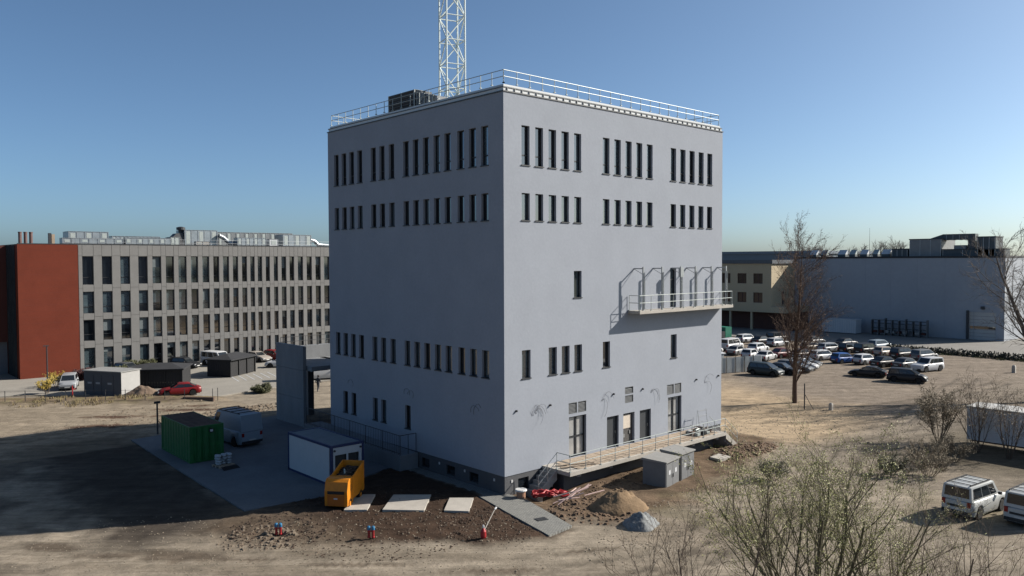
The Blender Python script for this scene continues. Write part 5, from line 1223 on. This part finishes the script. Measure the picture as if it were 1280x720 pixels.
tree('low_shrub','dark green shrub mound beside the concrete pylon','shrub',(6.4,47.2,0),14,dict(SHR,len=.95,r=.02),63,bark_m,leaf_g,24,(.06,.14),lean=1.8,spread=.15)
for i,(x,y) in enumerate(((-1.6,70.5),(1.2,75.2),(3.4,75.4),(-5.6,70.8))): tree('low_shrub',['dark bush behind the transformer kiosk','green bush under the office windows behind the wide shed','green bush under the office windows beside the dark hatchback','dark red bush by the red end wall'][i],'shrub',(x,y,0),12,dict(SHR,len=1.15,r=.02),70+i,bark_m,leaf_g if i<3 else mat('leaf_red',(.09,.03,.03),.8,.3,3),24,(.1,.22),lean=.9,spread=.2)
FAR = dict(len=9,r=.3,max=2,seg=[8,6,5],kids=[26,14],wig=[.08,.15,.2],up=[.03,.05,.04],sides=[5,4,3],taper=[.2,.3,.3],**{'from':[.1,.1]},ang=[.8,.7],ratio=[.45,.5],rr=[.4,.5],rmin=.05)
fb = mat('far_bark',(.20,.19,.17),.95,.2,1)
for i,(x,y,h) in enumerate(((208,63,11),(203,70.5,9),(214,58.5,10),(200,78,8),(222,92,9),(228,98,9))):
    tree('far_tree','leafless tree rising behind the warehouse roof' if i<4 else 'leafless tree rising behind the distant hall','tree',(x,y,0),4,dict(FAR,len=h),80+i,fb,None,0,group='far trees' if i<4 else 'far trees by the hall',lean=.35,trunk_h=7 if i<4 else 9,trunk_r=.35)
# clipped hedge bank at the lot edge
hd = MB(); r = random.Random(9)
for k in range(5200):
    y = r.uniform(-26,19); x = 97.6+.03*y*0+r.uniform(-.9,.9)*(1-.2*r.random()); z = r.uniform(0,.9)*(1-.5*abs(x-97.6)); s_ = r.uniform(.12,.3)
    a = Vector((r.uniform(-1,1),r.uniform(-1,1),r.uniform(-.3,1))).normalized()*s_; b = a.orthogonal().normalized()*s_*.5; p = Vector((x,y,z)); hd.add([p-b,p+b,p+a+b,p+a-b],[(0,1,2,3)])
tag(hd.build('hedge_foliage', leaf_dk), 'low dark hedge growing along the edge of the gravel lot', 'hedge', None, 'stuff')
# dry and green grass tufts
def grass(name, label, spots, m, seed):
    mb = MB(); r = random.Random(seed)
    for (cx,cy,rx,ry,n,h0,h1) in spots:
        for k in range(n):
            a = r.uniform(0,6.283); q = math.sqrt(r.random()); x, y = cx+math.cos(a)*q*rx, cy+math.sin(a)*q*ry
            if noise.noise(Vector((x*.6,y*.6,seed))) < -.05 or inpoly(x,y,PATH): continue
            z = zone(x,y)[0]-.02; h = r.uniform(h0,h1); b = r.uniform(0,6.283); l = Vector((r.uniform(-.5,.5)*h,r.uniform(-.5,.5)*h,h)); w_ = Vector((math.cos(b),math.sin(b),0))*h*.12; p = Vector((x,y,z))
            mb.add([p-w_,p+w_,p+l],[(0,1,2)])
    tag(mb.build(name, m), label, 'grass', None, 'stuff')
grass('dry_grass','dry straw grass on the rough ground', [(9,-9.5,8,2.6,1400,.06,.18),(-8,54,7,5,0,.1,.3),(-13,56,3,2,900,.1,.35),(-8,52.6,5,1.8,1400,.1,.35),(22,-13,9,3,1500,.08,.25),(12,-13,9,3,500,.06,.18)], mat('straw',(.33,.26,.13),.9,.3,3), 4)
grass('green_grass','green grass and weeds on the rough verge', [(13,-8.6,5,1.6,900,.06,.18),(22,-12,8,3,1200,.08,.25),(96.6,-5,1.2,22,3500,.15,.35)], mat('weed_green',(.10,.115,.035),.9,.3,3), 6)
# far wood on the horizon
fw_ = MB(); r = random.Random(77)
for k in range(2600):
    a = r.uniform(0,6.283); d = r.uniform(560,640); x, y = 20+math.cos(a)*d, 10+math.sin(a)*d; h = 11+5*noise.noise(Vector((math.cos(a)*9,math.sin(a)*9,2)))+r.uniform(-2,2)
    w_ = r.uniform(3,6); n_ = 6
    fw_.lathe([(w_*.7,0),(w_,h*.45),(w_*.7,h*.8),(w_*.15,h)], n_, (x,y,-.5))
tag(fw_.build('far_wood', mat('far_wood_grey',(.12,.125,.10),1,.4,.15)), 'distant low belt of woodland on the horizon', 'wood', None, 'stuff')
